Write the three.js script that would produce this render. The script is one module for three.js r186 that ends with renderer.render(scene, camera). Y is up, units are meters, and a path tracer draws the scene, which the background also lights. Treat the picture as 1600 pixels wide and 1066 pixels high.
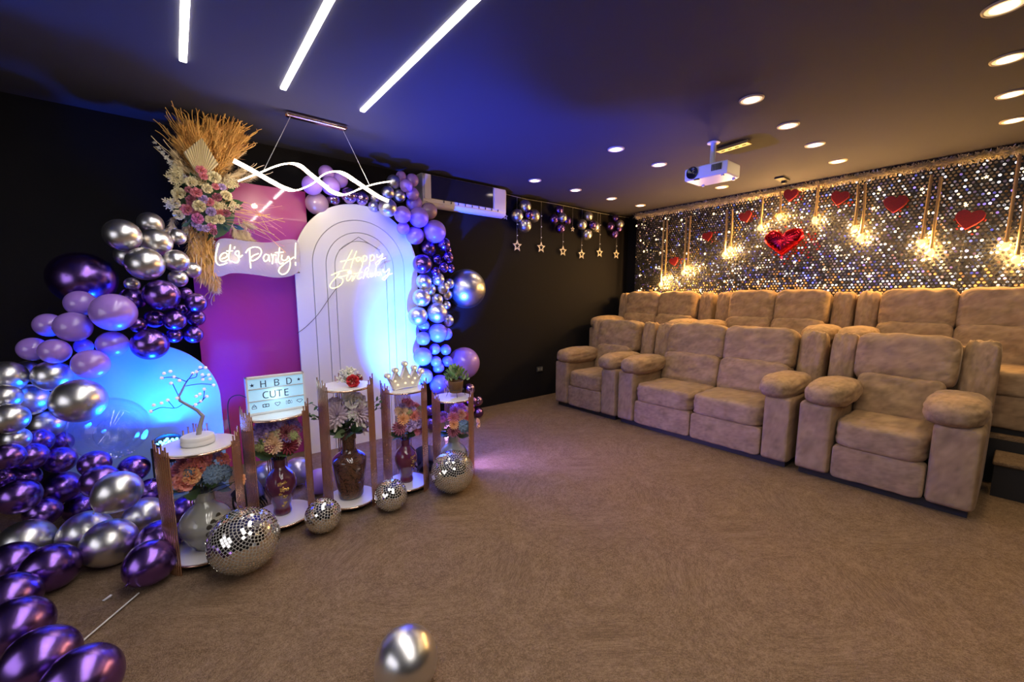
import * as THREE from 'three';
import { RoundedBoxGeometry } from 'three/addons/geometries/RoundedBoxGeometry.js';
import { mergeGeometries, mergeVertices } from 'three/addons/utils/BufferGeometryUtils.js';
import { RectAreaLightUniformsLib } from 'three/addons/lights/RectAreaLightUniformsLib.js';
import { createNoise3D } from 'simplex-noise';

// ---------------------------------------------------------------- camera, exposure, large lights
const scene = new THREE.Scene();
scene.background = new THREE.Color(0x000000);
const camera = new THREE.PerspectiveCamera(2 * Math.atan(550 / 647) * 180 / Math.PI, 1600 / 1100, 0.05, 40);
camera.setViewOffset(1600, 1100, 0, 0, 1600, 1066);            // the photograph is cropped at its foot
camera.position.set(0, 1.4, 0);
{
  const pitch = Math.atan(86 / 647), turn = 38.97 * Math.PI / 180;
  camera.lookAt(Math.sin(turn) * Math.cos(pitch), 1.4 - Math.sin(pitch), -Math.cos(turn) * Math.cos(pitch));
}
const renderer = new THREE.WebGLRenderer({ antialias: true });
renderer.toneMapping = THREE.LinearToneMapping;
renderer.toneMappingExposure = 1.0;
renderer.shadowMap.enabled = true;
RectAreaLightUniformsLib.init();

const CEIL = 2.69, WALL_Z = -4.23, WALL_X = 5.87, LEFT_X = -2.6, NEAR_Z = 2.3;
const STRIP_LIGHT = 38, DOWN_LIGHT = 1.5, BULB_LIGHT = 1.4;
const WARM = new THREE.Color(1, 0.72, 0.40), NEUTRAL = new THREE.Color(1, 0.93, 0.88), BLUE = new THREE.Color(0.012, 0.05, 1.0);
const STRIP_X = [0.145, 0.635, 1.126], STRIP_Z = [-3.05, 2.0];
for (const x of STRIP_X) {                                      // each sits just under its glowing ceiling strip
  const l = new THREE.RectAreaLight(NEUTRAL, STRIP_LIGHT, 0.03, STRIP_Z[1] - STRIP_Z[0]);
  l.position.set(x, CEIL - 0.017, (STRIP_Z[0] + STRIP_Z[1]) / 2);
  l.rotation.x = -Math.PI / 2;
  scene.add(l);
}

// ---------------------------------------------------------------- helpers
let seed = 7;
const rnd = () => { seed |= 0; seed = seed + 0x6D2B79F5 | 0; let t = Math.imul(seed ^ seed >>> 15, 1 | seed); t = t + Math.imul(t ^ t >>> 7, 61 | t) ^ t; return ((t ^ t >>> 14) >>> 0) / 4294967296; };
const rr = (a, b) => a + (b - a) * rnd();
const noise3 = createNoise3D(rnd);
const V = (x, y, z) => new THREE.Vector3(x, y, z);
const C = (r, g, b) => new THREE.Color().setRGB(r, g, b);
const used = {};
function numbered(name) { const n = used[name] = (used[name] ?? -1) + 1; return n ? name + '_' + String(n).padStart(3, '0') : name; }
function tag(o, label, category, group) { o.userData.label = label; o.userData.category = category; if (group) o.userData.group = group; return o; }
function thing(name, label, category, pos = [0, 0, 0], turn = 0, group) {
  const o = new THREE.Group(); o.name = numbered(name); o.position.set(...pos); o.rotation.y = turn; scene.add(o);
  return tag(o, label, category, group);
}
function part(name, g, m, parent, label) {
  const o = new THREE.Mesh(g, m); o.name = name; o.castShadow = o.receiveShadow = true; parent.add(o);
  if (label) o.userData.label = label;
  return o;
}
function single(name, g, m, label, category, group) { const o = part(numbered(name), g, m, scene); return tag(o, label, category, group); }
function struct(name, g, m) { const o = part(name, g, m, scene); o.userData.kind = 'structure'; return o; }
const box = (w, h, d, x = 0, y = 0, z = 0) => new THREE.BoxGeometry(w, h, d).translate(x, y, z);
const rbox = (w, h, d, r, x = 0, y = 0, z = 0, s = 3) => new RoundedBoxGeometry(w, h, d, s, r).translate(x, y, z);
const cyl = (r0, r1, h, n = 16, x = 0, y = 0, z = 0) => new THREE.CylinderGeometry(r0, r1, h, n).translate(x, y, z);
const lathe = (pts, n = 40) => new THREE.LatheGeometry(pts.map(([r, y]) => new THREE.Vector2(Math.max(r, 1e-4), y)), n);
function merge(list) {
  return mergeGeometries(list.map((g) => { const q = g.index ? g.toNonIndexed() : g; for (const k of Object.keys(q.attributes)) if (k !== 'position' && k !== 'normal' && k !== 'uv') q.deleteAttribute(k); if (!q.attributes.uv) q.setAttribute('uv', new THREE.BufferAttribute(new Float32Array(q.attributes.position.count * 2), 2)); return q; }));
}
const curve = (pts) => new THREE.CatmullRomCurve3(pts, false, 'centripetal');
const tube = (pts, r, n = 24, k = 8) => new THREE.TubeGeometry(pts.length > 2 ? curve(pts) : new THREE.LineCurve3(...pts), n, r, k);
const ends = (p, r) => new THREE.SphereGeometry(r, 8, 6).translate(p.x, p.y, p.z);
function mat(color, roughness = 0.6, extra = {}) { return new THREE.MeshPhysicalMaterial({ color, roughness, ...extra }); }
function glow(color, k, base = 0.8) { return new THREE.MeshStandardMaterial({ color: C(base, base, base), emissive: color, emissiveIntensity: k, roughness: 0.4 }); }
function noiseTexture(n, fn, srgb, repeat) {                    // a tile that repeats without a seam
  const d = new Uint8Array(n * n * 4);
  for (let y = 0; y < n; y++) for (let x = 0; x < n; x++) { const c = fn(x, y, n); for (let k = 0; k < 3; k++) d[(y * n + x) * 4 + k] = Math.max(0, Math.min(255, c[k])); d[(y * n + x) * 4 + 3] = 255; }
  const t = new THREE.DataTexture(d, n, n); t.wrapS = t.wrapT = THREE.RepeatWrapping; t.magFilter = THREE.LinearFilter; t.minFilter = THREE.LinearMipmapLinearFilter; t.generateMipmaps = true;
  if (srgb) t.colorSpace = THREE.SRGBColorSpace;
  if (repeat) t.repeat.set(...repeat);
  t.needsUpdate = true;
  return t;
}
const torusNoise = (x, y, n, f, s = 0) => { const a = x / n * 2 * Math.PI, b = y / n * 2 * Math.PI, r = f / (2 * Math.PI); return noise3(Math.cos(a) * r + s, Math.sin(a) * r + Math.cos(b) * r * 1.37, Math.sin(b) * r + s * 2); };
function metreUV(g, k = 1) {                                    // uv in metres by the way each face points
  const q = g.index ? g.toNonIndexed() : g, p = q.attributes.position, n = q.attributes.normal, uv = new Float32Array(p.count * 2);
  for (let i = 0; i < p.count; i++) {
    const ax = Math.abs(n.getX(i)), ay = Math.abs(n.getY(i)), az = Math.abs(n.getZ(i));
    const [u, v] = ay >= ax && ay >= az ? [p.getX(i), p.getZ(i)] : ax >= az ? [p.getZ(i), p.getY(i)] : [p.getX(i), p.getY(i)];
    uv[i * 2] = u * k; uv[i * 2 + 1] = v * k;
  }
  q.setAttribute('uv', new THREE.BufferAttribute(uv, 2));
  return q;
}
const ORD = ['first', 'second', 'third', 'fourth', 'fifth', 'sixth', 'seventh', 'eighth', 'ninth', 'tenth', 'eleventh', 'twelfth', 'thirteenth', 'fourteenth', 'fifteenth'];

// ---------------------------------------------------------------- materials
const carpetMap = noiseTexture(1024, (x, y, n) => { const f = (rnd() - 0.5) * 46 + (rnd() < 0.5 ? 8 : -8), a = torusNoise(x, y, n, 26) * 7 + torusNoise(x, y, n, 90, 5) * 12 + torusNoise(x, y, n, 7, 9) * 5; const v = f + a; return [124 + v, 103 + v * 0.9, 82 + v * 0.8]; }, true);
const carpetBump = noiseTexture(512, () => { const v = 80 + rnd() * 175; return [v, v, v]; });
const M = {
  carpet: mat(0xffffff, 1, { map: carpetMap, bumpMap: carpetBump, bumpScale: 0.006, specularIntensity: 0.15 }),
  wall: mat(C(0.009, 0.0085, 0.011), 0.8, { specularIntensity: 0.25 }),
  ceiling: mat(C(0.054, 0.052, 0.068), 0.8, { specularIntensity: 0.3 }),
  screen: mat(C(0.75, 0.75, 0.78), 0.9),
  black: mat(C(0.012, 0.012, 0.014), 0.5),
  blackGloss: mat(C(0.01, 0.01, 0.012), 0.12, { clearcoat: 1, clearcoatRoughness: 0.08 }),
  white: mat(C(0.78, 0.77, 0.75), 0.35),
  whiteGloss: mat(C(0.76, 0.75, 0.73), 0.3, { clearcoat: 0.8, clearcoatRoughness: 0.06 }),
  gold: mat(C(0.78, 0.54, 0.4), 0.17, { metalness: 1 }),
  brightGold: mat(C(0.9, 0.62, 0.22), 0.25, { metalness: 1 }),
  steel: mat(C(0.7, 0.7, 0.7), 0.25, { metalness: 1 }),
  cable: mat(C(0.5, 0.49, 0.48), 0.5),
  darkCable: mat(C(0.03, 0.03, 0.03), 0.5),
  silver: mat(C(0.78, 0.775, 0.77), 0.32, { metalness: 1 }),
  purple: mat(C(0.25, 0.13, 0.5), 0.26, { metalness: 1 }),
  mauveChrome: mat(C(0.5, 0.33, 0.62), 0.22, { metalness: 1 }),
  lilac: mat(C(0.4, 0.22, 0.8), 0.34, { clearcoat: 1, clearcoatRoughness: 0.05, ior: 1.6 }),
  violet: mat(C(0.2, 0.14, 0.78), 0.34, { clearcoat: 1, clearcoatRoughness: 0.05, ior: 1.6 }),  // for balloons: lilac with the blue stage light put into its colour
  dusty: mat(C(0.42, 0.27, 0.36), 0.34, { clearcoat: 1, clearcoatRoughness: 0.05, ior: 1.6 }),
  pearl: mat(C(0.45, 0.42, 0.6), 0.25, { metalness: 0.7 }),
  clear: mat(C(0.96, 0.97, 1), 0.02, { transmission: 1, thickness: 0, ior: 1.45, transparent: false }),
  leafDark: mat(C(0.045, 0.11, 0.04), 0.45), leaf: mat(C(0.11, 0.24, 0.075), 0.45), leafPale: mat(C(0.25, 0.35, 0.16), 0.55),
  stem: mat(C(0.08, 0.12, 0.04), 0.7), twig: mat(C(0.06, 0.05, 0.05), 0.7),
  pampas: mat(C(0.86, 0.5, 0.14), 0.95), pampasPale: mat(C(0.85, 0.68, 0.4), 0.95), palm: mat(C(0.66, 0.55, 0.32), 0.8),
  rope: mat(C(0.35, 0.25, 0.13), 0.95), red: mat(C(0.5, 0.01, 0.02), 0.8), redFoil: mat(C(0.75, 0.02, 0.05), 0.16, { metalness: 1 }),
};
const FL = { cream: C(0.8, 0.7, 0.42), pink: C(0.75, 0.25, 0.3), dusk: C(0.42, 0.13, 0.18), hot: C(0.72, 0.22, 0.5), lilac: C(0.55, 0.4, 0.72), coral: C(0.9, 0.36, 0.28), orange: C(0.92, 0.5, 0.24), peach: C(0.92, 0.66, 0.42), slate: C(0.17, 0.26, 0.38), burgundy: C(0.26, 0.03, 0.05), lime: C(0.5, 0.56, 0.22), white: C(0.8, 0.77, 0.68), palelilac: C(0.66, 0.54, 0.62), red: C(0.5, 0.01, 0.02), violet: C(0.36, 0.28, 0.68) };
for (const k in FL) FL[k] = mat(FL[k], 0.7, { sheen: 0.4, sheenColor: FL[k].clone(), sheenRoughness: 0.6 });

// ---------------------------------------------------------------- the room
const roomW = WALL_X - LEFT_X, roomD = NEAR_Z - WALL_Z, cx = (WALL_X + LEFT_X) / 2, cz = (NEAR_Z + WALL_Z) / 2;
struct('floor', metreUV(box(roomW, 0.1, roomD, cx, -0.05, cz), 0.8), M.carpet);
struct('ceiling', box(roomW, 0.15, roomD, cx, CEIL + 0.075, cz), M.ceiling);
struct('wall_back', box(roomW + 0.4, CEIL + 0.2, 0.2, cx, CEIL / 2, WALL_Z - 0.1), M.wall);
struct('wall_right', box(0.2, CEIL + 0.2, roomD, WALL_X + 0.1, CEIL / 2, cz), M.wall);
struct('wall_left', box(0.2, CEIL + 0.2, roomD, LEFT_X - 0.1, CEIL / 2, cz), M.wall);
struct('wall_front', box(roomW + 0.4, CEIL + 0.2, 0.2, cx, CEIL / 2, NEAR_Z + 0.1), M.wall);
const PLAT = 0.37;
struct('floor_platform', metreUV(rbox(WALL_X - 4.73, PLAT, roomD, 0.015, (WALL_X + 4.73) / 2, PLAT / 2, cz), 0.8), M.carpet);
struct('floor_step', metreUV(rbox(0.38, 0.03, 1.9, 0.012, 4.56, 0.245, 0.91), 0.8), M.carpet);
struct('trim_1', box(0.32, 0.23, 1.88, 4.56, 0.115, 0.91), M.black);  // black block puts the shade under the tread into its colour
struct('trim_2', box(0.02, PLAT - 0.03, roomD - 0.02, 4.722, (PLAT - 0.03) / 2, cz), M.black);  // black sheet, shade on the platform front painted in

{ // unseen projection screen that the balloons mirror; its glow is added fill
  const t = thing('projector_screen', 'wide white projection screen with added fill glow on the wall facing the projector', 'screen', [LEFT_X, 1.5, -0.9]);
  part('screen_surface', box(0.01, 1.5, 2.7, 0.025), glow(C(0.85, 0.88, 1), 0.35, 0.75), t);
  const l = new THREE.RectAreaLight(C(0.9, 0.9, 1), 1.3, 2.7, 1.5); l.position.set(LEFT_X + 0.04, 1.5, -0.9); l.rotation.y = -Math.PI / 2; scene.add(l);  // added fill light that brightens the stands from the left
  part('frame', merge([box(0.03, 0.06, 2.82, 0.02, 0.78), box(0.03, 0.06, 2.82, 0.02, -0.78), box(0.03, 1.5, 0.06, 0.02, 0, 1.38), box(0.03, 1.5, 0.06, 0.02, 0, -1.38)]), M.black, t);
}
STRIP_X.forEach((x, i) => {
  const t = thing('strip_light', ['glowing white strip light in the ceiling, shortest in view, over the pampas plumes', 'glowing white ceiling strip light, the middle of three parallel ones', 'glowing white ceiling strip light, longest in view, beside the pendant mount'][i], 'strip light', [x, CEIL, (STRIP_Z[0] + STRIP_Z[1]) / 2], 0);
  part('diffuser', rbox(0.034, 0.016, STRIP_Z[1] - STRIP_Z[0], 0.005, 0, -0.006), glow(NEUTRAL, 9), t);
});
const glowDisc = glow(C(1, 0.85, 0.6), 7), haloGlow = glow(C(1, 0.66, 0.3), 0.8, 0.6), haloG = new THREE.RingGeometry(0.046, 0.063, 28).rotateX(Math.PI / 2).translate(0, -0.005, 0), trimMat = mat(C(0.5, 0.42, 0.3), 0.5);
const downX = [[3.24, 3.906, 4.601, 5.258], [3.13, 3.813, 4.45, 5.143], [3.064, 3.732, 4.363, 5.052], [2.997, 3.646, 4.282, 4.91], [2.95, 3.58, 4.22, 4.85]], downZ = [-3.6, -2.415, -1.28, -0.2, 0.9];
const downRow = ['in row above star garland', 'in row left of projector', 'in row right of projector', 'in row at right picture edge', 'in row beyond right picture edge'];
const discG = new THREE.CircleGeometry(0.046, 24).rotateX(Math.PI / 2).translate(0, -0.006, 0), ringG = lathe([[0.062, -0.004], [0.064, -0.008], [0.072, -0.006], [0.074, 0]], 28);
downX.forEach((row, j) => row.forEach((x, i) => {
  const t = thing('downlight', `warm recessed downlight, ${ORD[3 - i]} from sequin wall, ${downRow[j]}`, 'downlight', [x, CEIL, downZ[j]], 0, 'recessed ceiling downlights');
  part('diffuser', discG, glowDisc, t); part('painted_halo', haloG, haloGlow, t); part('trim_ring', ringG, trimMat, t);  // glowing ring paints the halo round the lamp, no part of the fitting
  const l = new THREE.SpotLight(WARM, DOWN_LIGHT, 0, 1.25, 0.7); l.position.set(x, CEIL - 0.012, downZ[j]); l.target.position.set(x, 0, downZ[j]); l.castShadow = true; l.shadow.radius = 2.2;
  scene.add(l, l.target);
}));

// ---------------------------------------------------------------- recliners
const suede = mat(C(0.32, 0.222, 0.136), 0.95, { vertexColors: true, sheen: 0.5, sheenColor: C(0.6, 0.5, 0.45), sheenRoughness: 0.5, specularIntensity: 0.2 });
function suedeColours(g, off) {
  const p = g.attributes.position, c = new Float32Array(p.count * 3);
  for (let i = 0; i < p.count; i++) {
    const x = p.getX(i) + off, y = p.getY(i), z = p.getZ(i);
    const v = 1 + 0.16 * noise3(x * 7, y * 7, z * 7) + 0.17 * noise3(x * 19, y * 19, z * 19) + 0.13 * noise3(x * 45, y * 45, z * 45);
    c.set([v, v * (0.985 + 0.03 * noise3(x * 5, y * 5 + 9, z * 5)), v], i * 3);
  }
  g.setAttribute('color', new THREE.BufferAttribute(c, 3));
  return g;
}
function pillow(w, h, d, { e = 7, n = 26, pucker = 0.004, sag = 0.007, fold = 'x' } = {}) {   // stuffed cushion with gathers along its ends
  let g = new THREE.BoxGeometry(2, 2, 2, n, n, Math.max(8, n >> 1)); g.deleteAttribute('normal'); g.deleteAttribute('uv'); g = mergeVertices(g, 1e-4);
  const p = g.attributes.position, off = rr(0, 40);
  for (let i = 0; i < p.count; i++) {
    let x = p.getX(i), y = p.getY(i), z = p.getZ(i);
    const r = Math.pow(Math.abs(x) ** e + Math.abs(y) ** e + Math.abs(z) ** e, 1 / e); x /= r; y /= r; z /= r;
    const end = fold === 'x' ? Math.abs(x) : Math.abs(z), along = fold === 'x' ? y * h : x * w;
    const near = Math.max(0, end - 0.6) / 0.4;
    const base = sag * noise3(x * 1.7 + off, y * 1.7, z * 1.7), m = Math.max(0.2, Math.min(w, h, d)) / 2, q0 = 1 + base / m, q = 1 + (base + pucker * near * Math.sin(along * 120 + 5 * noise3(along * 8, off, 0)) + 0.0015 * noise3(x * 4 + off, y * 4, z * 4)) / m;
    const dome = e > 3 ? 1 + 0.22 * (1 - (fold === 'x' ? x * x : 0.5)) * (1 - 0.7 * y * y) * Math.abs(z) * (d < h ? 0.5 : 0) : 1;
    p.setXYZ(i, x * w / 2 * (fold === 'x' ? 1 : q0), y * h / 2 * (e < 3 ? q : q0), z * d / 2 * (fold === 'x' ? q : 1) * dome);
  }
  g.computeVertexNormals();
  return suedeColours(g, off);
}
function block(w, h, d, r) {
  let g = new RoundedBoxGeometry(w, h, d, 4, r); const seg = new THREE.BoxGeometry(w, h, d, 12, 18, 18); seg.deleteAttribute('normal'); seg.deleteAttribute('uv'); g = mergeVertices(seg, 1e-5);
  const p = g.attributes.position, v = V();
  for (let i = 0; i < p.count; i++) { v.fromBufferAttribute(p, i); const c = V(THREE.MathUtils.clamp(v.x, -w / 2 + r, w / 2 - r), THREE.MathUtils.clamp(v.y, -h / 2 + r, h / 2 - r), THREE.MathUtils.clamp(v.z, -d / 2 + r, d / 2 - r)); const q = v.clone().sub(c); if (q.lengthSq() > 1e-12) q.setLength(r); v.copy(c).add(q); p.setXYZ(i, v.x, v.y, v.z); }
  g.computeVertexNormals();
  return suedeColours(g, rr(0, 40));
}
function recliner(name, label, category, x, y, z, W, seats, arm, group) {
  const t = thing(name, label, category, [x, y, z], -Math.PI / 2, group), inner = W - 2 * arm, cw = inner / seats;
  const at = (n, g, px, py, pz, rx = 0) => { const m = part(n, g, suede, t); m.position.set(px, py, pz); m.rotation.x = rx; return m; };
  part('base', box(W - 0.06, 0.06, 0.78, 0, 0.03, 0.03), M.black, t);
  at('back_panel', block(W - 0.05, 0.98, 0.14, 0.05), 0, 0.54, -0.385, -0.08);
  for (const s of [-1, 1]) {
    at('arm', block(arm - 0.004, 0.545, 0.82, 0.035), s * (W / 2 - arm / 2), 0.318, 0.06);
    at('arm_pillow', pillow(arm + 0.07, 0.2, 0.68, { e: 2.8, n: 34, fold: 'z', pucker: 0.004, sag: 0.004 }), s * (W / 2 - arm / 2 - 0.037), 0.655, 0.185);
    const ww = (W - seats * (cw + (seats > 1 ? 0.01 : 0.09))) / 2;
    at('back_wing', pillow(ww - 0.004, 0.56, 0.2, { e: 6, pucker: 0.0015 }), s * (W / 2 - ww / 2), 0.8, -0.325, -0.13);
  }
  for (let k = 0; k < seats; k++) {
    const px = (k - (seats - 1) / 2) * cw, hw = cw + (seats > 1 ? 0.01 : 0.09);
    at('seat_cushion', pillow(cw - 0.006, 0.215, 0.72, { e: 7, fold: 'z', pucker: 0.003, sag: 0.004 }), px, 0.385, 0.115);
    at('footrest_panel', pillow(cw - 0.008, 0.25, 0.1, { e: 12, pucker: 0.001, sag: 0.003 }), px, 0.172, 0.408);
    at('lumbar_cushion', pillow(cw, 0.36, 0.22, { e: 7 }), px, 0.6, -0.15, -0.2);
    at('head_cushion', pillow(hw - 0.004, 0.4, 0.25, { e: 6, pucker: 0.006 }), px, 0.9, -0.26, -0.16);
  }
  return t;
}
recliner('recliner', 'tan suede recliner with one seat against the dark wall in the front row', 'recliner', 4.23, 0, -3.285, 0.965, 1, 0.22);
recliner('reclining_sofa', 'tan suede two seat reclining sofa in the front row', 'sofa', 4.23, 0, -1.94, 1.69, 2, 0.215);
recliner('recliner', 'tan suede recliner with one seat beside the carpeted step in the front row', 'recliner', 4.23, 0, -0.565, 0.985, 1, 0.235);
recliner('reclining_sofa', 'tan suede two seat sofa on the platform nearest the dark wall', 'sofa', 5.225, PLAT, -3.33, 1.48, 2, 0.2);
recliner('reclining_sofa', 'tan suede two seat sofa in the middle of the row on the platform', 'sofa', 5.225, PLAT, -1.84, 1.42, 2, 0.2);
recliner('reclining_sofa', 'tan suede two seat sofa on the platform at the right edge of the picture', 'sofa', 5.225, PLAT, -0.385, 1.46, 2, 0.2);

// ---------------------------------------------------------------- sequin wall and what hangs on it
{
  const x0 = 5.72, z0 = -3.97, z1 = 0.75, y0 = 1.2, y1 = 2.63;
  const t = thing('sequin_backdrop', 'glittering black panel of round mirror sequins behind the sofas', 'backdrop', [x0, 0, 0]);
  part('backing_panel', box(0.02, y1 - y0, z1 - z0, 0.02, (y0 + y1) / 2, (z0 + z1) / 2), M.black, t);
  part('frame', merge([cyl(0.015, 0.015, y1, 10, 0.06, y1 / 2, z0 - 0.02), cyl(0.015, 0.015, y1, 10, 0.06, y1 / 2, z1 + 0.02), box(0.02, 0.02, z1 - z0, 0.06, y1 - 0.02, (z0 + z1) / 2)]), M.black, t);
  const pitch = 0.034, rows = Math.floor((y1 - y0) / 0.029), cols = Math.floor((z1 - z0) / pitch), list = [], q = new THREE.Object3D();
  for (let r = 0; r < rows; r++) for (let c = 0; c < cols; c++) {
    q.position.set(rr(-0.004, 0.003), y0 + 0.012 + r * 0.029, z0 + 0.015 + (c + (r % 2) * 0.5) * pitch);
    q.rotation.set(0, -Math.PI / 2 + rr(-0.3, 0.3), rr(-0.16, 0.16), 'YXZ'); q.rotation.x = rr(-0.3, 0.3);
    q.updateMatrix(); list.push(q.matrix.clone());
  }
  const g = new THREE.CircleGeometry(0.0112, 12);
  const im = new THREE.InstancedMesh(g, mat(C(0.95, 0.92, 0.88), 0.14, { metalness: 1 }), list.length); list.forEach((m, i) => im.setMatrixAt(i, m));
  im.name = 'sequin'; im.userData.kind = 'stuff'; t.add(im);
  // tinsel
  const tl = thing('tinsel_garland', 'silver gold tinsel garland along the top edge of the sequin panel', 'garland', [x0 - 0.02, 2.645, 0]);
  part('core', cyl(0.006, 0.006, z1 - z0, 6).rotateX(Math.PI / 2).translate(0, 0, (z0 + z1) / 2), M.steel, tl);
  const n = 14000, fm = new THREE.InstancedMesh(new THREE.PlaneGeometry(0.006, 0.068).translate(0, 0.03, 0), mat(C(1, 0.93, 0.74), 0.5, { metalness: 1, side: THREE.DoubleSide }), n);
  for (let i = 0; i < n; i++) { q.position.set(0, 0, rr(z0, z1)); q.rotation.set(rr(0, 6.28), rr(0, 6.28), rr(0, 6.28)); q.scale.setScalar(rr(0.5, 1.05)); q.updateMatrix(); fm.setMatrixAt(i, q.matrix); }
  q.scale.setScalar(1);
  fm.name = 'tinsel_strand'; fm.userData.kind = 'stuff'; tl.add(fm);
}
const bulbGlass = mat(C(1, 0.9, 0.7), 0.05, { transmission: 1, thickness: 0, color: C(1, 0.78, 0.4) }), filament = glow(C(1, 0.6, 0.16), 38, 0.3), bulbGlow = glow(C(1, 0.52, 0.1), 3.4, 0.4);
const bulbG = lathe([[0, -0.055], [0.016, -0.05], [0.026, -0.036], [0.029, -0.022], [0.024, -0.006], [0.014, 0.01], [0.012, 0.02]], 20);
const PENDANTS = [[1.60, -3.46, 2.51], [1.69, -3.40, 2.5], [1.76, -3.11, 2.5], [1.82, -3.06, 2.51], [1.97, -2.56, 2.52], [2.03, -2.49, 2.51], [2.26, -2.15, 2.6], [2.36, -1.95, 2.63], [2.27, -1.59, 2.63], [2.13, -1.23, 2.56], [2.04, -1.17, 2.56], [1.93, -0.70, 2.54], [1.84, -0.63, 2.51], [1.85, -0.17, 2.59], [1.74, -0.10, 2.62]];
const pendantWhere = ['lower left of the pair nearest the dark wall', 'upper right of the pair nearest the dark wall', 'lower left of the second pair from the dark wall', 'upper right of the second pair from the dark wall', 'lower left of the pair left of the foil heart', 'upper right of the pair left of the foil heart', 'hanging alone left of the foil heart', 'with wide wire shade above the foil heart', 'hanging alone right of the foil heart', 'upper one of the pair between two red hearts', 'lower one of the pair between two red hearts', 'upper one of the long pair left of the rightmost heart', 'lower one of the long pair left of the rightmost heart', 'upper one of the pair at the right edge', 'lower one of the pair at the right edge'];
PENDANTS.forEach(([y, z, top], i) => {
  const t = thing('rope_pendant', `amber bulb on rope, ${pendantWhere[i]}`, 'pendant light', [5.645, y, z], 0, 'rope pendants on the sequin wall');
  const rg = tube([V(0, 0.05, 0), V(0.004, (top - y) / 2, 0.003), V(0, top - y, rr(-0.012, 0.012))], 0.0125, 26, 10);
  part('rope', rg, M.rope, t);
  part('socket', lathe([[0, 0.065], [0.016, 0.06], [0.017, 0.02], [0.013, 0.012]], 14), M.rope, t);
  part('glass_bulb', bulbG, bulbGlow, t);
  if (i === 7) { const w = []; for (let k = 0; k < 8; k++) { const a = k / 8 * 6.283; w.push(tube([V(0.01 * Math.cos(a), 0.05, 0.01 * Math.sin(a)), V(0.035 * Math.cos(a), -0.055, 0.1 * Math.sin(a))], 0.0015, 4, 5)); } w.push(new THREE.TorusGeometry(1, 0.03, 5, 30).scale(0.1, 0.035, 0.05).rotateX(Math.PI / 2).rotateY(Math.PI / 2).translate(0, -0.055, 0)); part('wire_shade', merge(w), M.brightGold, t); }
  const l = new THREE.PointLight(C(1, 0.55, 0.16), BULB_LIGHT); l.position.set(5.645, y - 0.02, z); l.castShadow = true; l.shadow.radius = 0.8; scene.add(l);
});
function heartShape(s) { const h = new THREE.Shape(); h.moveTo(0, -s); h.bezierCurveTo(-s * 0.5, -s * 0.55, -s * 1.1, -s * 0.1, -s, s * 0.4); h.bezierCurveTo(-s * 0.9, s * 0.95, -s * 0.2, s * 0.95, 0, s * 0.45); h.bezierCurveTo(s * 0.2, s * 0.95, s * 0.9, s * 0.95, s, s * 0.4); h.bezierCurveTo(s * 1.1, -s * 0.1, s * 0.5, -s * 0.55, 0, -s); return h; }
{
  const hg = new THREE.ExtrudeGeometry(heartShape(1), { depth: 0.25, bevelEnabled: true, bevelSize: 0.06, bevelThickness: 0.06, bevelSegments: 2, curveSegments: 12 }).rotateY(-Math.PI / 2);
  const glit = noiseTexture(128, () => { const v = rnd() < 0.14 ? 255 : 70 + rnd() * 90; return [v, v * 0.1, v * 0.14]; }, true);
  const redGlitter = mat(0xffffff, 0.6, { map: glit }); glit.repeat.set(1, 1);
  const where = ['lowest, beside the first rope bulbs', 'second from the dark wall, above the second rope bulbs', 'third from the dark wall, above the third pair of bulbs', 'highest, just under the tinsel', 'fifth from the dark wall, right of the foil heart', 'sixth from the dark wall, beside the long rope pair', 'largest and farthest from the dark wall'];
  [[1.91, -3.28, 0.062], [2.21, -2.81, 0.062], [2.40, -2.34, 0.07], [2.575, -1.86, 0.07], [2.46, -1.39, 0.075], [2.32, -0.93, 0.085], [2.10, -0.41, 0.088]].forEach(([y, z, s], i) => {
    const o = single('red_heart', hg, redGlitter, `red glitter heart on sequins, ${where[i]}`, 'heart', 'glitter hearts on the sequin wall'); o.scale.setScalar(s); o.position.set(5.675, y, z); o.rotation.x = rr(-0.25, 0.25);
  });
  // foil balloon: two domed heart faces sewn at the rim
  const rim = heartShape(1).getPoints(16), K = 12, pos = [], idx = [], N = rim.length - 1;
  for (const s of [1, -1]) { const b = pos.length / 3; for (let k = 0; k <= K; k++) for (let i = 0; i < N; i++) { const u = k / K, a = i * 2.399; const bulge = Math.sqrt(Math.max(0, 1 - u ** 2.6)) * 0.42, wr = 0.035 * u ** 3 * (1 - u) * 4 * Math.sin(i * 1.9); pos.push(rim[i].x * u, rim[i].y * u + 0.05 * (1 - u), s * (bulge + wr)); } for (let k = 0; k < K; k++) for (let i = 0; i < N; i++) { const a = b + k * N + i, c = b + k * N + (i + 1) % N; const q = [a, a + N, c, c, a + N, c + N]; idx.push(...(s > 0 ? q : q.reverse())); } }
  const g = new THREE.BufferGeometry(); g.setAttribute('position', new THREE.Float32BufferAttribute(pos, 3)); g.setIndex(idx); g.computeVertexNormals(); g.rotateY(-Math.PI / 2).scale(0.17, 0.17, 0.2);
  const t = thing('foil_balloon', 'large shiny red foil heart balloon at the middle of the sequin wall', 'balloon', [5.56, 2.04, -1.86]);
  part('heart_body', g, M.redFoil, t); part('tail', box(0.004, 0.04, 0.02, 0, -0.185, 0), M.redFoil, t);
}
const starShape = (r, k = 0.42) => { const s = new THREE.Shape(); for (let i = 0; i < 10; i++) { const a = Math.PI / 2 + i * Math.PI / 5, q = i % 2 ? r * k : r; s[i ? 'lineTo' : 'moveTo'](q * Math.cos(a), q * Math.sin(a)); } s.closePath(); return s; };
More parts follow.
